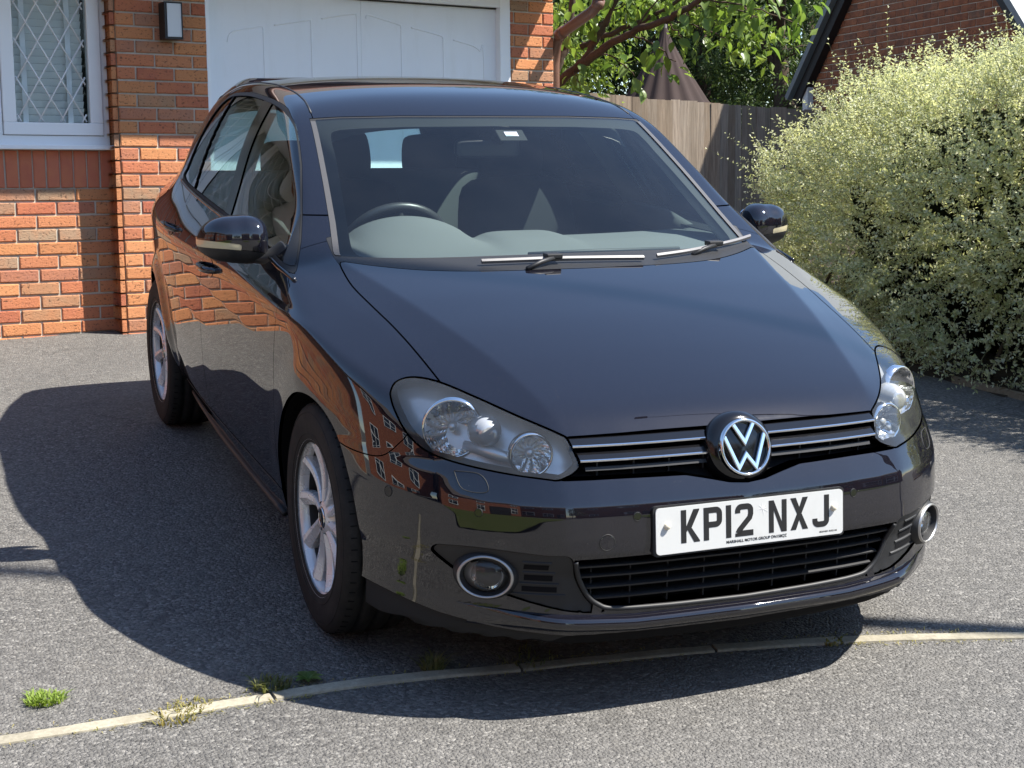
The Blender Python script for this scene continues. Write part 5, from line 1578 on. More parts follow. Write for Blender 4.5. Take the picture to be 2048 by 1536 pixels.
mb.add(vs, [(i * nyd + j, (i + 1) * nyd + j, (i + 1) * nyd + j + 1, i * nyd + j + 1) for i in range(nx_ - 1) for j in range(nyd - 1)], True).build('dash_top', M_DASH, dash)
mb = MB(); mb.box((-.76, 0, .70), (.10, 1.36, .52)); mb.build('dash_face', M_INDARK, dash)
mb = MB(); mb.tube([(-.335, -.10, .970), (-.34, .1, .972), (-.345, .42, .970)], .006, 6); mb.build('demist_vent', mat('vent', (.05, .052, .054), .6), dash)
sw = empty('steering_wheel', (-.83, -.365, .915), (0, 0, 0), car)
mb = MB(); vs = []; ax = Vector((-.90, 0, .43)).normalized(); e1 = Vector((0, 1, 0)); e2 = ax.cross(e1)
mb.tube([e1 * (.183 * math.cos(a)) + e2 * (.183 * math.sin(a)) for a in np.linspace(0, 2 * math.pi, 49)], .0165, 10); mb.build('rim', mat('leather', (.03, .03, .032), .38), sw)
rbox('boss', (0, 0, 0), (.05, .17, .13), M_INDARK, sw)
for a in (0, math.pi, -math.pi / 2):
    mb = MB(); mb.tube([(0, 0, 0), e1 * (.175 * math.cos(a)) + e2 * (.175 * math.sin(a))], .016, 6); mb.build('spoke', M_INDARK, sw)
def seat(y, x=-1.45):
    s = empty('front_seat', parent=car)
    rbox('backrest', (x, y, .80), (.17, .50, .66), M_SEAT, s, 2, (0, -.28, 0), (0, -.16))
    rbox('cushion', (x + .32, y, .47), (.56, .50, .18), M_SEAT, s, 2)
    rbox('headrest', (x - .125, y, 1.20), (.12, .265, .20), M_SEAT, s, 2, (0, -.15, 0), (0, -.1))
    for k in (-1, 1):
        mb = MB(); mb.tube([(x - .09, y + k * .06, 1.02), (x - .12, y + k * .06, 1.18)], .007, 8); mb.build('headrest_post', M_CHROME, s)
seat(-.345); seat(.345)
bench = empty('rear_bench', parent=car)
rbox('bench_back', (-2.30, 0, .80), (.16, 1.25, .62), M_BENCH, bench, 2, (0, -.30, 0)); rbox('bench_cushion', (-1.98, 0, .46), (.55, 1.25, .20), M_BENCH, bench)
for y, zt_ in ((-.31, 1.12), (.308, 1.145)): rbox('headrest', (-2.40, y, zt_), (.10, .25, .19), M_SEAT, bench)
MB().box((-2.68, 0, .985), (.55, 1.1, .02)).build('parcel_shelf', M_INDARK, car)
MB().box((-1.4, 0, .30), (2.6, 1.3, .02)).build('cabin_floor', M_INDARK, car)
# headlining follows the roof from below
mb = MB(); vs = []; K, L_ = 26, 21
for i in range(K):
    x = -.985 - 1.9 * i / (K - 1)
    for j in range(L_):
        y = -.56 + 1.12 * j / (L_ - 1)
        z = float(Rc(np.array([x]))[0]) - .020 * (y / .55) ** 2 - .045 - .05 * abs(y / .56) ** 6 - (.030 if i == 0 else 0)
        vs.append((x - .10 * (y * y), y, z))
mb.add(vs, [(i * L_ + j, (i + 1) * L_ + j, (i + 1) * L_ + j + 1, i * L_ + j + 1) for i in range(K - 1) for j in range(L_ - 1)], True).build('headlining', M_LINER, car)
for s in (-1, 1):
    rbox('sun_visor', (-1.10, s * .34, 1.352), (.17, .40, .018), M_LINER, car, 1, (0, .33, 0))
    mb = MB(); mb.tube([(-.99, s * .565, 1.318), (-.80, s * .598, 1.205), (-.60, s * .632, 1.075), (-.44, s * .655, .975)], [.020, .018, .018, .02], 8); mb.build('pillar_lining', M_PILLT, car)
    mb = MB(); vs = []
    for z in np.linspace(.99, 1.35, 8):
        yy = float(Yg(np.array([z]))[0]) - .045; xs0 = -1.31 - .62 * (z - 1.0)
        vs += [(xs0 + .055, s * yy, z), (xs0 + .045, s * (yy - .03), z), (xs0 - .075, s * (yy - .03), z), (xs0 - .085, s * yy, z)]
    mb.add(vs, [(i * 4 + j, i * 4 + (j + 1) % 4, (i + 1) * 4 + (j + 1) % 4, (i + 1) * 4 + j) for i in range(7) for j in range(4)], True).build('centre_pillar_lining', M_PILLT, car)
    mb = MB(); mb.add([(-.55, s * .76, .99), (-2.25, s * .755, 1.03), (-2.25, s * .70, .45), (-.55, s * .70, .45), (-.55, s * .70, .985), (-2.25, s * .70, 1.02)], [(0, 1, 5, 4), (4, 5, 2, 3)]).build('door_lining', M_INDARK, car)
    mb = MB(); mb.tube([(-.72, s * .725, .945), (-1.0, s * .72, .985), (-1.25, s * .70, 1.0)], [.03, .045, .04], 10); mb.build('door_shoulder', M_DASH, car)
rv = empty('cabin_mirror', parent=car)
rbox('mirror_shell', (-.975, .015, 1.252), (.035, .235, .068), mat('mirror_shell', (.05, .05, .052), .35), rv, 2)
mb = MB(); mb.tube([(-.965, .05, 1.28), (-.935, .055, 1.315)], [.022, .035], 10); mb.build('mirror_stalk', M_INDARK, rv)
q = on_screen(.045, 1.305, -.006); MB().box(q, (.006, .098, .062), Matrix.Rotation(-1.02, 3, 'Y')).build('sensor_cover', M_INDARK, rv, bevel=.012)
q = on_screen(.045, 1.306, -.0015); MB().box(q, (.0016, .046, .026), Matrix.Rotation(-1.02, 3, 'Y')).build('sensor_window', mat('sensor_pale', (.40, .43, .48), .4), rv)
# ------------------------------------------------------------------ vegetation
def leaf_mat(name, stops, trans=.45, rough=.5, under=None, spec=.35):
    m = bpy.data.materials.new(name); m.use_nodes = True
    n = NT(m); t = m.node_tree; b = n.b
    geo = n.n('ShaderNodeNewGeometry'); rnd = geo.outputs['Random Per Island']
    oi = n.random()
    c = n.ramp(n.math('FRACT', n.math('ADD', rnd, oi)), stops)
    if under is not None:
        c = n.mix(geo.outputs['Backfacing'], c, under)
    n.base(c); b.inputs['Roughness'].default_value = rough; b.inputs['Specular IOR Level'].default_value = spec
    tr = n.n('ShaderNodeBsdfTranslucent'); n.l(n.mix(1.0, c, (1.0, 1.0, .55), 'MULTIPLY'), tr.inputs['Color'])
    mx = n.n('ShaderNodeMixShader'); mx.inputs[0].default_value = trans
    n.l(b.outputs[0], mx.inputs[1]); n.l(tr.outputs[0], mx.inputs[2]); n.l(mx.outputs[0], n.out.inputs['Surface'])
    return m
M_BARK = conc_mat('bark', (.055, .038, .028), (.11, .08, .058), 40)
M_BARKR = conc_mat('cherry_bark', (.060, .042, .032), (.115, .082, .06), 60)
M_TWIG = mat('green_twig', (.26, .25, .11), .7)

def leaf_quads(P, D, Nn, L, Wd, fold=.25):
    """arrays: base point, direction, face normal, length, width -> verts, quads (4-vert folded rhombus as 2 tris)"""
    D = D / np.linalg.norm(D, axis=1, keepdims=True)
    S = np.cross(D, Nn); S /= np.maximum(np.linalg.norm(S, axis=1, keepdims=True), 1e-9)
    U = np.cross(S, D)
    L = np.asarray(L)[:, None]; Wd = np.asarray(Wd)[:, None]
    a = P; c = P + D * L - U * L * .12
    m1 = P + D * L * .48 + S * Wd * .5 + U * Wd * fold * .5; m2 = P + D * L * .48 - S * Wd * .5 + U * Wd * fold * .5
    V = np.stack([a, m1, c, m2], 1).reshape(-1, 3)
    i = np.arange(len(P)) * 4
    T = np.concatenate([np.stack([i, i + 1, i + 2], 1), np.stack([i, i + 2, i + 3], 1)])
    return V, T
def rnd_dir(n, r=rng):
    d = r.normal(size=(n, 3)); return d / np.linalg.norm(d, axis=1, keepdims=True)

# ---- hedge
hedge = empty('hedge', (-2.9, 4.2, ground_z(-2.9, 4.2))); tag(hedge, 'big rounded silvery green small-leaved hedge bush right of the car', 'hedge')
HINV = hedge.matrix_basis.inverted() if False else Matrix.Translation((2.9, -4.2, -ground_z(-2.9, 4.2)))
HC, HS = np.array([-2.20, 4.42, .90]), np.array([2.75, 1.42, 1.01])
def hedge_r(d):
    """radius factor of the lumpy superellipsoid in unit direction d (in scaled space)"""
    e = 3.0
    r = (np.abs(d) ** e).sum(1) ** (-1 / e)
    lump = .045 * np.sin(d[:, 0] * 7 + 1.3) * np.sin(d[:, 1] * 6 + .4) + .04 * np.sin(d[:, 2] * 9 + d[:, 0] * 11) + .03 * np.sin(d[:, 0] * 19 + d[:, 2] * 14 + 2)
    return r * (1 + lump)
def hedge_build():
    r = np.random.default_rng(11)
    n = 13500
    d = rnd_dir(n * 2, r); d[:, 1] -= .25; d[:, 2] = d[:, 2] * 1.0 + .15; d /= np.linalg.norm(d, axis=1, keepdims=True)
    keep = (d[:, 1] < .55); d = d[keep][:n]
    n = len(d)
    depth = 1 - np.abs(r.normal(0, .075, n)) - .02
    rr = hedge_r(d) * depth
    S = HC + d * rr[:, None] * HS
    gz = np.array([ground_z(x, y) for x, y in S[:, :2]]); ok = S[:, 2] > gz + .04
    S, d = S[ok], d[ok]; n = len(S)
    out = d / HS; out /= np.linalg.norm(out, axis=1, keepdims=True)
    top = np.clip(out[:, 2], 0, 1)
    g = out * .75 + r.normal(0, .42, (n, 3)) + np.array([0, 0, .30]); g /= np.linalg.norm(g, axis=1, keepdims=True)
    ln = r.uniform(.09, .22, n) * (1 + .25 * top)
    wild = r.random(n) < (.010 + .055 * top)
    ln[wild] = r.uniform(.22, .42, wild.sum())
    K = 13
    VP, VD, VN, VL = [], [], [], []
    tw = []
    bend = r.normal(0, .35, (n, 3)); bend[:, 2] -= .25
    ts = np.linspace(.12, 1, K)
    for k, t in enumerate(ts):
        p = S + g * (ln * t)[:, None] + bend * (ln * t * t * .35)[:, None]
        ax = g + bend * t * .7; ax /= np.linalg.norm(ax, axis=1, keepdims=True)
        for s in (0, 1):
            q = r.normal(size=(n, 3)); q -= ax * (q * ax).sum(1, keepdims=True); q /= np.linalg.norm(q, axis=1, keepdims=True)
            dd = ax * .55 + q * (1.0 if k < K - 1 else .3)
            nn = q * .3 + ax + r.normal(0, .35, (n, 3)) + np.array([0, 0, .4])
            use = r.random(n) < (.82 if s == 0 else .62)
            VP.append((p + r.normal(0, .003, (n, 3)))[use]); VD.append(dd[use]); VN.append(nn[use]); VL.append((r.uniform(.017, .033, n) * (1.08 - .35 * t))[use])
    P, D, Nn, L = map(np.concatenate, (VP, VD, VN, VL))
    V, T = leaf_quads(P, D, Nn, L, L * .58)
    fol = link('foliage', np_mesh('foliage', V, T, smooth=False), hedge, leaf_mat('hedge_leaf', [(0, (.36, .41, .21)), (.35, (.56, .58, .36)), (.7, (.76, .76, .55)), (1, (.44, .49, .28))], .45, .5, (.76, .77, .62)))
    fol.matrix_parent_inverse = HINV
    # twigs: thin 3-sided spines
    sel = np.where(wild | (r.random(n) < .55))[0]
    tv, tf = [], []
    for i in sel:
        prev = None; c = []
        for t in (0, .35, .7, 1.0):
            c.append(S[i] + g[i] * ln[i] * t + bend[i] * ln[i] * t * t * .35)
        a = np.cross(g[i], [0.3, .2, 1.]); a /= np.linalg.norm(a); b = np.cross(g[i], a)
        o_ = len(tv); w = .0022
        for j, q in enumerate(c):
            w_ = w * (1 - .22 * j)
            for th in (0, 2.094, 4.189):
                tv.append(q + (a * math.cos(th) + b * math.sin(th)) * w_)
        for j in range(3):
            for k in range(3):
                tf.append((o_ + j * 3 + k, o_ + j * 3 + (k + 1) % 3, o_ + j * 3 + 3 + (k + 1) % 3, o_ + j * 3 + 3 + k))
    tw_ = link('twigs', np_mesh('twigs', np.array(tv), np.array(tf), smooth=False), hedge, M_TWIG); tw_.matrix_parent_inverse = HINV
    # near-black solid core, added to block light and stand in for inner shade
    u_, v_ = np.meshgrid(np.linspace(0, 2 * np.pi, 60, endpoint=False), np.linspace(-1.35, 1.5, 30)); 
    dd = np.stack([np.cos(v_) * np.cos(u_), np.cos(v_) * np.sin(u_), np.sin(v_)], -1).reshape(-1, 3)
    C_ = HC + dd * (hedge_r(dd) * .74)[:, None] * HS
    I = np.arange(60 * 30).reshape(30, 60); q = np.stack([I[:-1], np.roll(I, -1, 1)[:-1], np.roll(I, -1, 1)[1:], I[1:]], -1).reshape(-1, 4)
    hm = link('shade_core', np_mesh('shade_core', C_, q), hedge, mat('hedge_shade', (.012, .014, .008), 1.0, spec=0)); hm.matrix_parent_inverse = HINV
    # a few bare stems below
    for k in range(14):
        x = -4.2 + k * .27; y = 3.35 + .25 * math.sin(k * 2.1)
        mb = MB(); z0 = ground_z(x, y)
        mb.tube([(x, y, z0), (x + .04, y + .06, z0 + .2), (x + .1 * math.sin(k), y + .2, z0 + .5)], [.014, .011, .007], 6); s = mb.build('stem', M_BARK, hedge); s.matrix_parent_inverse = HINV
hedge_build()

# ---- background trees
def tree(name, label, base, height, rx, rz, crown_c, nleaf, lsize, stops, seed, trans=.4, group='trees behind the fence', clumps=60, trunk=True, under=None):
    r = np.random.default_rng(seed)
    root = empty(name, base); tag(root, label, 'tree', group)
    inv = Matrix.Translation((-base[0], -base[1], -base[2]))
    cc = np.array(crown_c)
    d = rnd_dir(clumps, r); rad = r.uniform(.35, 1.0, clumps) ** .5
    C_ = cc + d * rad[:, None] * np.array([rx, rx, rz])
    cr = r.uniform(.16, .34, clumps) * rx
    ids = r.integers(0, clumps, nleaf)
    dd = rnd_dir(nleaf, r); q = r.uniform(.2, 1, nleaf) ** .45
    P = C_[ids] + dd * (cr[ids] * q)[:, None] * np.array([1, 1, .75])
    D = dd + r.normal(0, .5, (nleaf, 3)) + np.array([0, 0, -.35]); Nn = dd * .6 + r.normal(0, .5, (nleaf, 3)) + np.array([0, 0, .6])
    L = r.uniform(.6, 1.25, nleaf) * lsize
    V, T = leaf_quads(P, D, Nn, L, L * .5)
    o = link('crown', np_mesh('crown', V, T, smooth=False), root, leaf_mat(name + '_leaf', stops, trans, .45, under)); o.matrix_parent_inverse = inv
    if trunk:
        mb = MB(); b = Vector(base); top = Vector(crown_c) + Vector((0, 0, rz * .3))
        mb.tube([b, b.lerp(top, .35) + Vector((.08, .05, 0)), b.lerp(top, .7) + Vector((-.06, .04, 0)), top], [.17, .13, .09, .03], 9)
        t_ = mb.build('trunk', M_BARK, root); t_.matrix_parent_inverse = inv
        for k in range(7):
            c = Vector(C_[k]); s = b.lerp(top, .35 + .07 * k)
            mb = MB(); mb.tube([s, s.lerp(c, .5) + Vector((0, 0, .1)), c], [.06, .04, .012], 6); l_ = mb.build('limb', M_BARK, root); l_.matrix_parent_inverse = inv
    return root
DG = [(0, (.030, .055, .018)), (.4, (.05, .085, .025)), (.75, (.075, .115, .035)), (1, (.035, .06, .022))]
YG = [(0, (.10, .15, .03)), (.5, (.16, .21, .045)), (1, (.12, .17, .04))]
tree('tree', 'dark dense evergreen tree beyond the brown canopy', (-15.6, 9.2, 1.0), 7, 2.0, 2.6, (-15.6, 9.2, 4.0), 36000, .09, DG, 31, .3, clumps=110)
tree('tree', 'light green feathery tree beside the gabled roof', (-13.2, 9.0, .9), 6, 1.15, 2.3, (-13.2, 9.0, 3.5), 20000, .06, [(0, (.06, .10, .035)), (.5, (.10, .145, .05)), (1, (.075, .12, .04))], 32, .45, clumps=85)
tree('tree', 'tall bushy tree left of the brown canopy', (-15.5, 5.6, 1.1), 7, 2.2, 2.6, (-15.5, 5.6, 4.2), 36000, .09, [(0, (.045, .08, .02)), (.5, (.08, .125, .035)), (1, (.11, .16, .05))], 33, .42, clumps=110)
tree('tree', 'dark spreading tree at the back of the garden', (-20.5, 7.6, 1.4), 9, 3.6, 3.6, (-20.5, 7.6, 4.6), 44000, .15, DG, 34, .3, clumps=130)
tree('tree', 'tall tree filling the gap behind the gabled house', (-18.0, 12.6, 1.2), 9, 3.0, 3.6, (-18.0, 12.6, 4.8), 34000, .14, DG, 36, .3, clumps=110)
tree('tree', 'dark tree added behind the right verge of the gabled house to hide bright sky', (-9.5, 17.5, .9), 9, 3.2, 3.6, (-9.5, 17.5, 4.2), 16000, .16, DG, 37, .3, clumps=90)  # added to cover bright sky in the corner, in place of a dark roof
tree('shrub', 'small yellow green shrub above the fence by the wall end', (-9.6, 3.95, 1.0), 2, .42, .40, (-9.6, 3.98, 2.05), 2600, .075, YG, 35, .5, group='shrubs', clumps=22, trunk=True)

# ---- near fruit tree with large leaves over the fence
ct = empty('cherry_tree', (-7.3, 2.75, .65)); tag(ct, 'cherry tree with bare brown branches and large bright leaves beside the wall end', 'tree')
CTI = Matrix.Translation((7.3, -2.75, -.65))
def limb(pts, r0, r1, nm='branch', m=M_BARKR):
    pts = bez(pts, 6); n_ = len(pts)
    mb = MB(); mb.tube([Vector(p) + Vector(rng.normal(0, .006, 3)) for p in pts], [r0 + (r1 - r0) * i / (n_ - 1) for i in range(n_)], 9); o = mb.build(nm, m, ct); o.matrix_parent_inverse = CTI; return pts
limb([(-7.3, 2.75, .6), (-7.15, 2.78, 1.3), (-6.9, 2.86, 1.9)], .10, .058, 'trunk')
A = limb([(-6.98, 2.82, 1.82), (-6.75, 2.95, 2.06), (-6.5, 3.09, 2.22), (-6.3, 3.19, 2.31), (-6.1, 3.27, 2.38), (-5.75, 3.39, 2.45), (-5.42, 3.44, 2.55), (-5.1, 3.5, 2.8)], .040, .016)
Bq = limb([(-6.6, 3.05, 2.16), (-6.5, 3.12, 2.34), (-6.39, 3.18, 2.5), (-6.2, 3.2, 2.75), (-6.0, 3.2, 3.1)], .030, .016)
limb([(-7.0, 2.84, 1.80), (-6.98, 2.95, 2.05), (-6.93, 3.04, 2.25), (-6.9, 3.1, 2.5), (-6.8, 3.1, 3.0)], .042, .022)
limb([(-6.93, 3.2, 2.33), (-6.7, 3.35, 2.42), (-6.45, 3.55, 2.52), (-6.2, 3.72, 2.66), (-6.0, 3.8, 2.9)], .024, .011)
tips = []
r5 = np.random.default_rng(5)
def twig(p0, p1, sag=.04):
    p0, p1 = np.array(p0), np.array(p1); mid = (p0 + p1) / 2 + [0, 0, sag]
    limb([p0, mid, p1], .008, .004, 'twig', M_BARKR); tips.append(p1); tips.append(mid)
TW = [((-6.2, 3.24, 2.36), (-5.95, 3.52, 2.14)), ((-5.9, 3.35, 2.42), (-5.6, 3.72, 2.28)), ((-5.6, 3.42, 2.5), (-5.35, 3.83, 2.40)), ((-5.5, 3.43, 2.53), (-5.15, 3.98, 2.36)), ((-5.75, 3.39, 2.46), (-5.5, 3.62, 2.58)),
      ((-5.42, 3.44, 2.55), (-5.1, 4.02, 2.52)), ((-6.5, 3.1, 2.25), (-6.3, 3.35, 2.08)), ((-6.4, 3.18, 2.5), (-6.15, 3.05, 2.62)), ((-6.5, 3.12, 2.36), (-6.4, 2.98, 2.5)), ((-6.1, 3.27, 2.4), (-5.9, 3.42, 2.62)), ((-6.6, 3.2, 2.45), (-6.5, 3.4, 2.62)),
      ((-5.3, 3.46, 2.62), (-5.0, 3.75, 2.62)), ((-5.9, 3.34, 2.43), (-5.72, 3.46, 2.26)), ((-6.7, 3.0, 2.12), (-6.5, 3.0, 2.0)), ((-6.9, 3.06, 2.4), (-6.7, 2.95, 2.5)), ((-6.45, 3.55, 2.52), (-6.2, 3.66, 2.40))]
for a, b in TW: twig(a, b)
lm = MB()
prof = [(0, 0), (.018, .02), (.035, .045), (.042, .07), (.036, .1), (.018, .128), (0, .15)]
lv = []
for w, l in prof: lv += [(-w, l, w * .35 - l * l * 1.6), (0, l, -l * l * 1.6), (w, l, w * .35 - l * l * 1.6)]
lf = []
for i in range(len(prof) - 1):
    for j in (0, 1): lf.append((i * 3 + j, i * 3 + j + 1, i * 3 + 3 + j + 1, i * 3 + 3 + j))
leaf_me = lm.add(lv, lf, True).mesh('leaf')
leaf_me.materials.append(leaf_mat('cherry_leaf', [(0, (.10, .18, .04)), (.4, (.17, .27, .06)), (.8, (.23, .33, .09)), (1, (.14, .22, .07))], .55, .32, None, .5))
cnt = 0
for tp in tips:
    for k in range(8):
        o = bpy.data.objects.new('leaf', leaf_me); COL.objects.link(o); o.parent = ct; o.matrix_parent_inverse = CTI
        o.location = Vector(tp) + Vector(r5.normal(0, .065, 3)); s = r5.uniform(.45, .95); o.scale = (s, s, s)
        o.rotation_euler = (r5.uniform(-1.3, -.2), r5.uniform(-.6, .6), r5.uniform(0, 6.28)); cnt += 1

# smaller leaves filling the cherry crown
r6 = np.random.default_rng(61)
cc_ = np.array([(-7.65, 3.23, 2.46), (-7.68, 3.52, 2.20), (-6.96, 3.66, 2.65), (-5.92, 3.86, 2.58), (-5.65, 3.99, 2.35), (-7.5, 3.38, 2.66), (-7.58, 3.70, 2.32), (-6.5, 3.6, 2.75), (-5.6, 3.7, 2.7), (-7.9, 3.1, 2.25)])
ii = r6.integers(0, len(cc_), 2600); pp2 = cc_[ii] + r6.normal(0, .15, (2600, 3)) * [1, 1, .8]
dd2 = rnd_dir(2600, r6) + [0, 0, -.5]; nn2 = rnd_dir(2600, r6) + [0, 0, .8]; ll2 = r6.uniform(.045, .095, 2600)
V, T = leaf_quads(pp2, dd2, nn2, ll2, ll2 * .5)
o = link('crown', np_mesh('crown', V, T, smooth=False), ct, leaf_mat('cherry_small_leaf', [(0, (.11, .18, .035)), (.5, (.20, .29, .06)), (1, (.28, .36, .10))], .5, .4)); o.matrix_parent_inverse = CTI

# ---- brown canopy behind the fence
cx, cy, cz = -12.35, 6.86, 3.18
can = empty('garden_canopy', (cx, cy, .9)); tag(can, 'brown pleated conical garden canopy rising behind the fence', 'canopy')
M_CAN = mat('brown_canvas', (.04, .02, .018), .9); nn_ = NT(M_CAN); cN = nn_.noise(nn_.coord('Object'), 4, 4, .6); nn_.base(nn_.mix(cN, (.020, .011, .0095), (.038, .020, .017)))
mb = MB(); n_ = 96; prof = [(.03, cz), (.09, cz - .16), (.20, cz - .36), (.34, cz - .60), (.50, cz - .86), (.72, cz - 1.15), (1.0, cz - 1.45)]
vs = []
for k in range(n_):
    th = 2 * math.pi * k / n_
    for i, (r_, z_) in enumerate(prof):
        f_ = 1 + .055 * math.sin(th * 16) * (i / 6) ** .5
        vs.append((cx + r_ * f_ * math.cos(th), cy + r_ * f_ * math.sin(th), z_))
fs = [(k * 7 + j, ((k + 1) % n_) * 7 + j, ((k + 1) % n_) * 7 + j + 1, k * 7 + j + 1) for k in range(n_) for j in range(6)]
o = mb.add(vs, fs, True).build('canopy_cloth', M_CAN, can); o.matrix_parent_inverse = Matrix.Translation((-cx, -cy, -.9))
mb = MB(); mb.tube([(cx, cy, .9), (cx, cy, cz + .06)], .03, 10); o = mb.build('pole', M_BLACKW, can); o.matrix_parent_inverse = Matrix.Translation((-cx, -cy, -.9))
# ---- shed roof left of it
sh = empty('shed', (-13.4, 5.2, .9)); tag(sh, 'small shed with felt roof coloured pale for its glare, between fence and canopy', 'shed')
SI = Matrix.Translation((13.4, -5.2, -.9)); mb = MB(); mb.box((-13.4, 5.2, 1.55), (1.5, 1.3, 1.3), WROT); o = mb.build('shed_wall', M_WOOD, sh); o.matrix_parent_inverse = SI
mb = MB(); mb.prism([(-.8, 2.2), (0, 2.52), (.8, 2.2), (.8, 2.24), (0, 2.57), (-.8, 2.24)], lambda u_, v_, w_: Vector((-13.4, 5.2, 0)) + WT * u_ + WN * w_ + Vector((0, 0, v_)), -.8, .8); o = mb.build('shed_roof', mat('glare_felt', (.36, .37, .36), .8), sh); o.matrix_parent_inverse = SI  # white glare on a dark roof, put into the felt's pale colour

# ---- small weeds on the drive
def tuft(name, label, x, y, n_, h, spread, stops, seed, cat='weed', wid=.0022, lean=.6):
    r = np.random.default_rng(seed); z = ground_z(x, y)
    o = MB(); vs = []; fs = []
    for k in range(n_):
        a = r.uniform(0, 6.283); rr = spread * math.sqrt(r.random()); bx, by = rr * math.cos(a), rr * math.sin(a)
        l = r.uniform(.35, 1) * h; la = r.normal(0, lean, 2) + np.array([math.cos(a), math.sin(a)]) * lean * .8
        p0 = np.array([bx, by, -.002]); p1 = p0 + np.array([la[0] * l * .4, la[1] * l * .4, l * .65]); p2 = p0 + np.array([la[0] * l, la[1] * l, l * .85])
        s = np.array([-la[1], la[0], 0]); s = s / (np.linalg.norm(s) + 1e-6) * wid * r.uniform(.7, 1.3)
        i = len(vs); vs += [p0 - s, p0 + s, p1 + s * .8, p1 - s * .8, p2]; fs += [(i, i + 1, i + 2, i + 3), (i + 3, i + 2, i + 4)]
    ob = o.add(vs, fs).build(name, leaf_mat(name + '_blade', stops, .4, .5)); ob.location = (x, y, z); tag(ob, label, cat)
    return ob
GRN = [(0, (.17, .26, .04)), (.5, (.24, .34, .055)), (1, (.30, .38, .09))]
DRY = [(0, (.33, .26, .09)), (.5, (.24, .24, .06)), (1, (.40, .33, .14))]
tuft('weed_tuft', 'bright green weed tuft on the asphalt in the bottom left corner', .235, -1.60, 300, .026, .046, GRN, 1)
tuft('grass_tuft', 'dry yellowish grass tuft by the sunlit end of the edging strip', .452, -1.33, 85, .024, .055, DRY, 2)
tuft('grass_tuft', 'sparse dry grass along the sunlit edging strip beside the tuft', .395, -1.28, 90, .022, .05, DRY, 3)
tuft('grass_tuft', 'small grass tuft in shade behind the edging strip left of the front wheel', .352, -1.07, 130, .04, .045, [(0, (.10, .13, .04)), (1, (.2, .2, .08))], 4)
tuft('grass_tuft', 'upright grass tuft in shade below the front wheel', .378, -.655, 120, .05, .03, [(0, (.14, .16, .05)), (1, (.24, .22, .10))], 5)
tuft('grass_tuft', 'tiny dry grass tuft on the edging strip right of the car shadow', .585, .42, 60, .022, .03, DRY, 6)
tuft('grass_tuft', 'faint grass wisps on the edging under the bumper centre', .41, -.40, 60, .03, .08, [(0, (.10, .12, .04)), (1, (.18, .17, .07))], 8)
# a rosette of broad leaves
ro = empty('rosette_weed', (.345, -.975, ground_z(.345, -.975))); tag(ro, 'small broad-leaved rosette weed beside the edging strip in shade', 'weed')
for k in range(7):
    o = bpy.data.objects.new('leaf', leaf_me); COL.objects.link(o); o.parent = ro; s = random.uniform(.22, .36); o.scale = (s, s, s); o.location = (0, 0, .006); o.rotation_euler = (.35, 0, k * .9)
# moss and dry litter hugging the strip
r = np.random.default_rng(9); vs, fs = [], []
for k in range(2600):
    s = r.uniform(0, Ls); P, _ = along(sp, s, s + .02, .02); p = P[0]; off = r.choice([-1, 1]) * (.026 + abs(r.normal(0, .012))); q = P[1] - P[0]; q = np.array([q[1], -q[0]]) / (np.linalg.norm(q) + 1e-9)
    if r.random() > .35 + .65 * (math.sin(s * 7) > .1): continue
    x, y = p + q * off; z = ground_z(x, y) + .001; l = r.uniform(.004, .018); a = r.uniform(0, 6.28); h = r.uniform(0, .008)
    i = len(vs); c, sn = math.cos(a), math.sin(a); vs += [(x, y, z), (x + c * l + sn * .001, y + sn * l - c * .001, z + h), (x + c * l * .9 - sn * .002, y + sn * l * .9 + c * .002, z + h)]; fs.append((i, i + 1, i + 2))
lit = MB().add(vs, fs).build('grass_litter', leaf_mat('litter_blade', DRY, .3, .7)); tag(lit, 'dry grass and moss litter along the edging strip', 'litter', kind='stuff')
# fallen leaves below the hedge
vs, fs = [], []
P = np.stack([r.uniform(-4.5, .3, 1500), r.uniform(3.0, 3.9, 1500)], 1); P = P[sdf_poly(P, bp) > -.06]
D = rnd_dir(len(P), r); D[:, 2] *= .2
P3 = np.array([(x, y, ground_z(x, y) + .035 + .01 * r.random()) for x, y in P])
V, T = leaf_quads(P3, D, np.tile([0, 0, 1.], (len(P), 1)) + r.normal(0, .3, (len(P), 3)), r.uniform(.02, .045, len(P)), r.uniform(.012, .025, len(P)))
lo_ = link('leaf_litter', np_mesh('leaf_litter', V, T, smooth=False), None, leaf_mat('dead_leaf', [(0, (.16, .10, .05)), (.5, (.10, .055, .03)), (1, (.24, .17, .09))], .15, .8)); tag(lo_, 'fallen brown leaves on the soil under the hedge', 'leaves', kind='stuff')

# ------------------------------------------------------------------ what stands behind the camera and shows in the paint
M_LAWN = mat('lawn', (.09, .12, .03), .95, spec=.1); nl = NT(M_LAWN); q1 = nl.noise(nl.coord('Object'), 1.2, 6, .7); q2 = nl.noise(nl.coord('Object'), 60, 3, .6); nl.base(nl.mix(q2, nl.mix(q1, (.075, .11, .025), (.17, .16, .06)), (.05, .075, .02)))
mb = MB(); vs = []
for i, x in enumerate(np.linspace(1.6, 11, 12)):
    for y in np.linspace(-10.2, -3.3, 10): vs.append((x, y, ground_z(x, y) + .03))
o = mb.add(vs, [(i * 10 + j, (i + 1) * 10 + j, (i + 1) * 10 + j + 1, i * 10 + j + 1) for i in range(11) for j in range(9)]).build('lawn', M_LAWN); tag(o, 'front lawn beside the drive', kind='structure')
mb = MB(); vs = []
for x in np.linspace(5.5, 11, 8):
    for y in np.linspace(1.8, 18, 10): vs.append((x, y, ground_z(x, y) + .03))
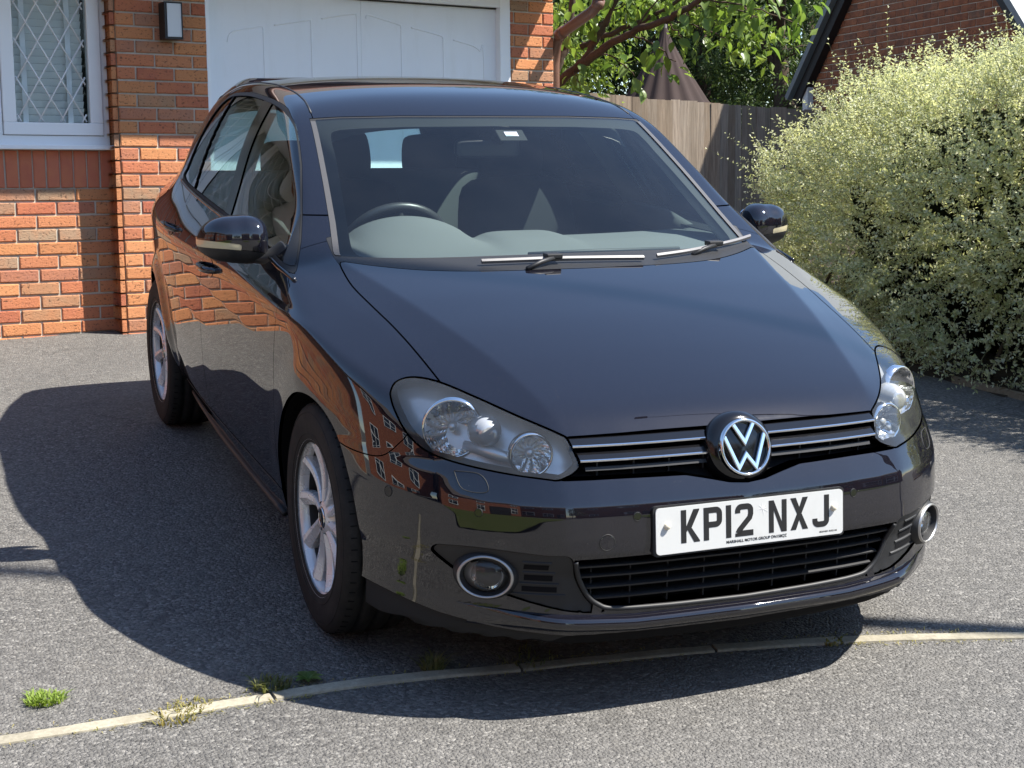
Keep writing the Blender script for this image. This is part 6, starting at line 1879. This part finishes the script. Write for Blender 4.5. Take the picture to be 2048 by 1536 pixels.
o = mb.add(vs, [(i * 10 + j, (i + 1) * 10 + j, (i + 1) * 10 + j + 1, i * 10 + j + 1) for i in range(7) for j in range(9)]).build('lawn', M_LAWN); tag(o, 'lawn across the drive', kind='structure')
M_FARB = brick_mat('far_brick', [(0, (.24, .085, .05)), (1, (.24, .085, .05))]); M_PANE = mat('dark_pane', (.03, .04, .05), .05, spec=.6)
def far_house(x, y, rz, w, dpt, h, label):
    g = empty('opposite_house', (x, y, ground_z(x, y)), (0, 0, rz)); tag(g, label, 'house', 'houses across the street')
    MB().box((0, 0, h / 2), (dpt, w, h)).build('wall', M_FARB, g)
    mb = MB(); mb.prism([(-dpt / 2 - .4, h - .05), (dpt / 2 + .4, h - .05), (0, h + 2.4)], lambda a, b, c: Vector((a, c, b)), -w / 2 - .3, w / 2 + .3); mb.build('roof', M_TILE, g)
    for zz in (1.5, 4.0):
        for yy in (-w * .3, w * .02, w * .33):
            f = MB().box((-dpt / 2 - .03, yy, zz), (.08, 1.5, 1.2)).build('window_frame', M_UPVC, g)
            for k in (-1, 1):
                for q in (-1, 1): MB().box((-dpt / 2 - .075, yy + k * .36, zz + q * .28), (.02, .64, .48)).build('pane', M_PANE, f)
    MB().box((-dpt / 2 - .02, w * .2, 1.0), (.06, .95, 2.0)).build('door', M_BLACKW, g)
far_house(17.5, -9.5, -.35, 9, 7, 5.2, 'brick house across the street behind the camera on the left')
far_house(6.5, -14.0, -math.pi / 2, 10, 7, 5.2, 'brick house beside the front lawn left of the camera')
far_house(12.5, 17.5, math.pi / 2, 10, 7, 5.2, 'brick house beyond the right-hand lawn beside the camera')
far_house(-3.5, -17.0, -math.pi / 2, 9, 7, 5.2, 'brick house far to the left of the garage')
far_house(21.0, 4.5, .15, 9, 7, 5.2, 'brick house across the street behind the camera on the right')
tree('street_tree', 'round street tree behind the camera', (15.0, -1.2, -.9), 5, 1.5, 1.6, (15.0, -1.2, 2.2), 5000, .14, DG, 41, .3, group='street trees', clumps=50)
tree('street_tree', 'street tree beside the far house behind the camera', (14.5, 11, -.9), 6, 2.0, 2.0, (14.5, 11, 2.8), 6000, .15, DG, 42, .3, group='street trees', clumps=50)
# street lamp whose shadow crosses the drive
lp = empty('street_lamp', (2.60, 4.26, ground_z(2.60, 4.26))); tag(lp, 'tall dark street lamp column right of the frame whose shadow crosses the drive', 'street lamp')
M_POST = mat('lamp_post', (.05, .055, .05), .5)
mb = MB(); mb.tube([(0, 0, 0), (0, 0, 1.2)], .085, 16); mb.build('base', M_POST, lp)
mb = MB(); mb.tube([(0, 0, 1.2), (0, 0, 11.5)], [.052, .046], 16); mb.build('column', M_POST, lp)
MB().box((.0, 0, 11.6), (.6, .2, .1)).build('lantern', M_POST, lp)
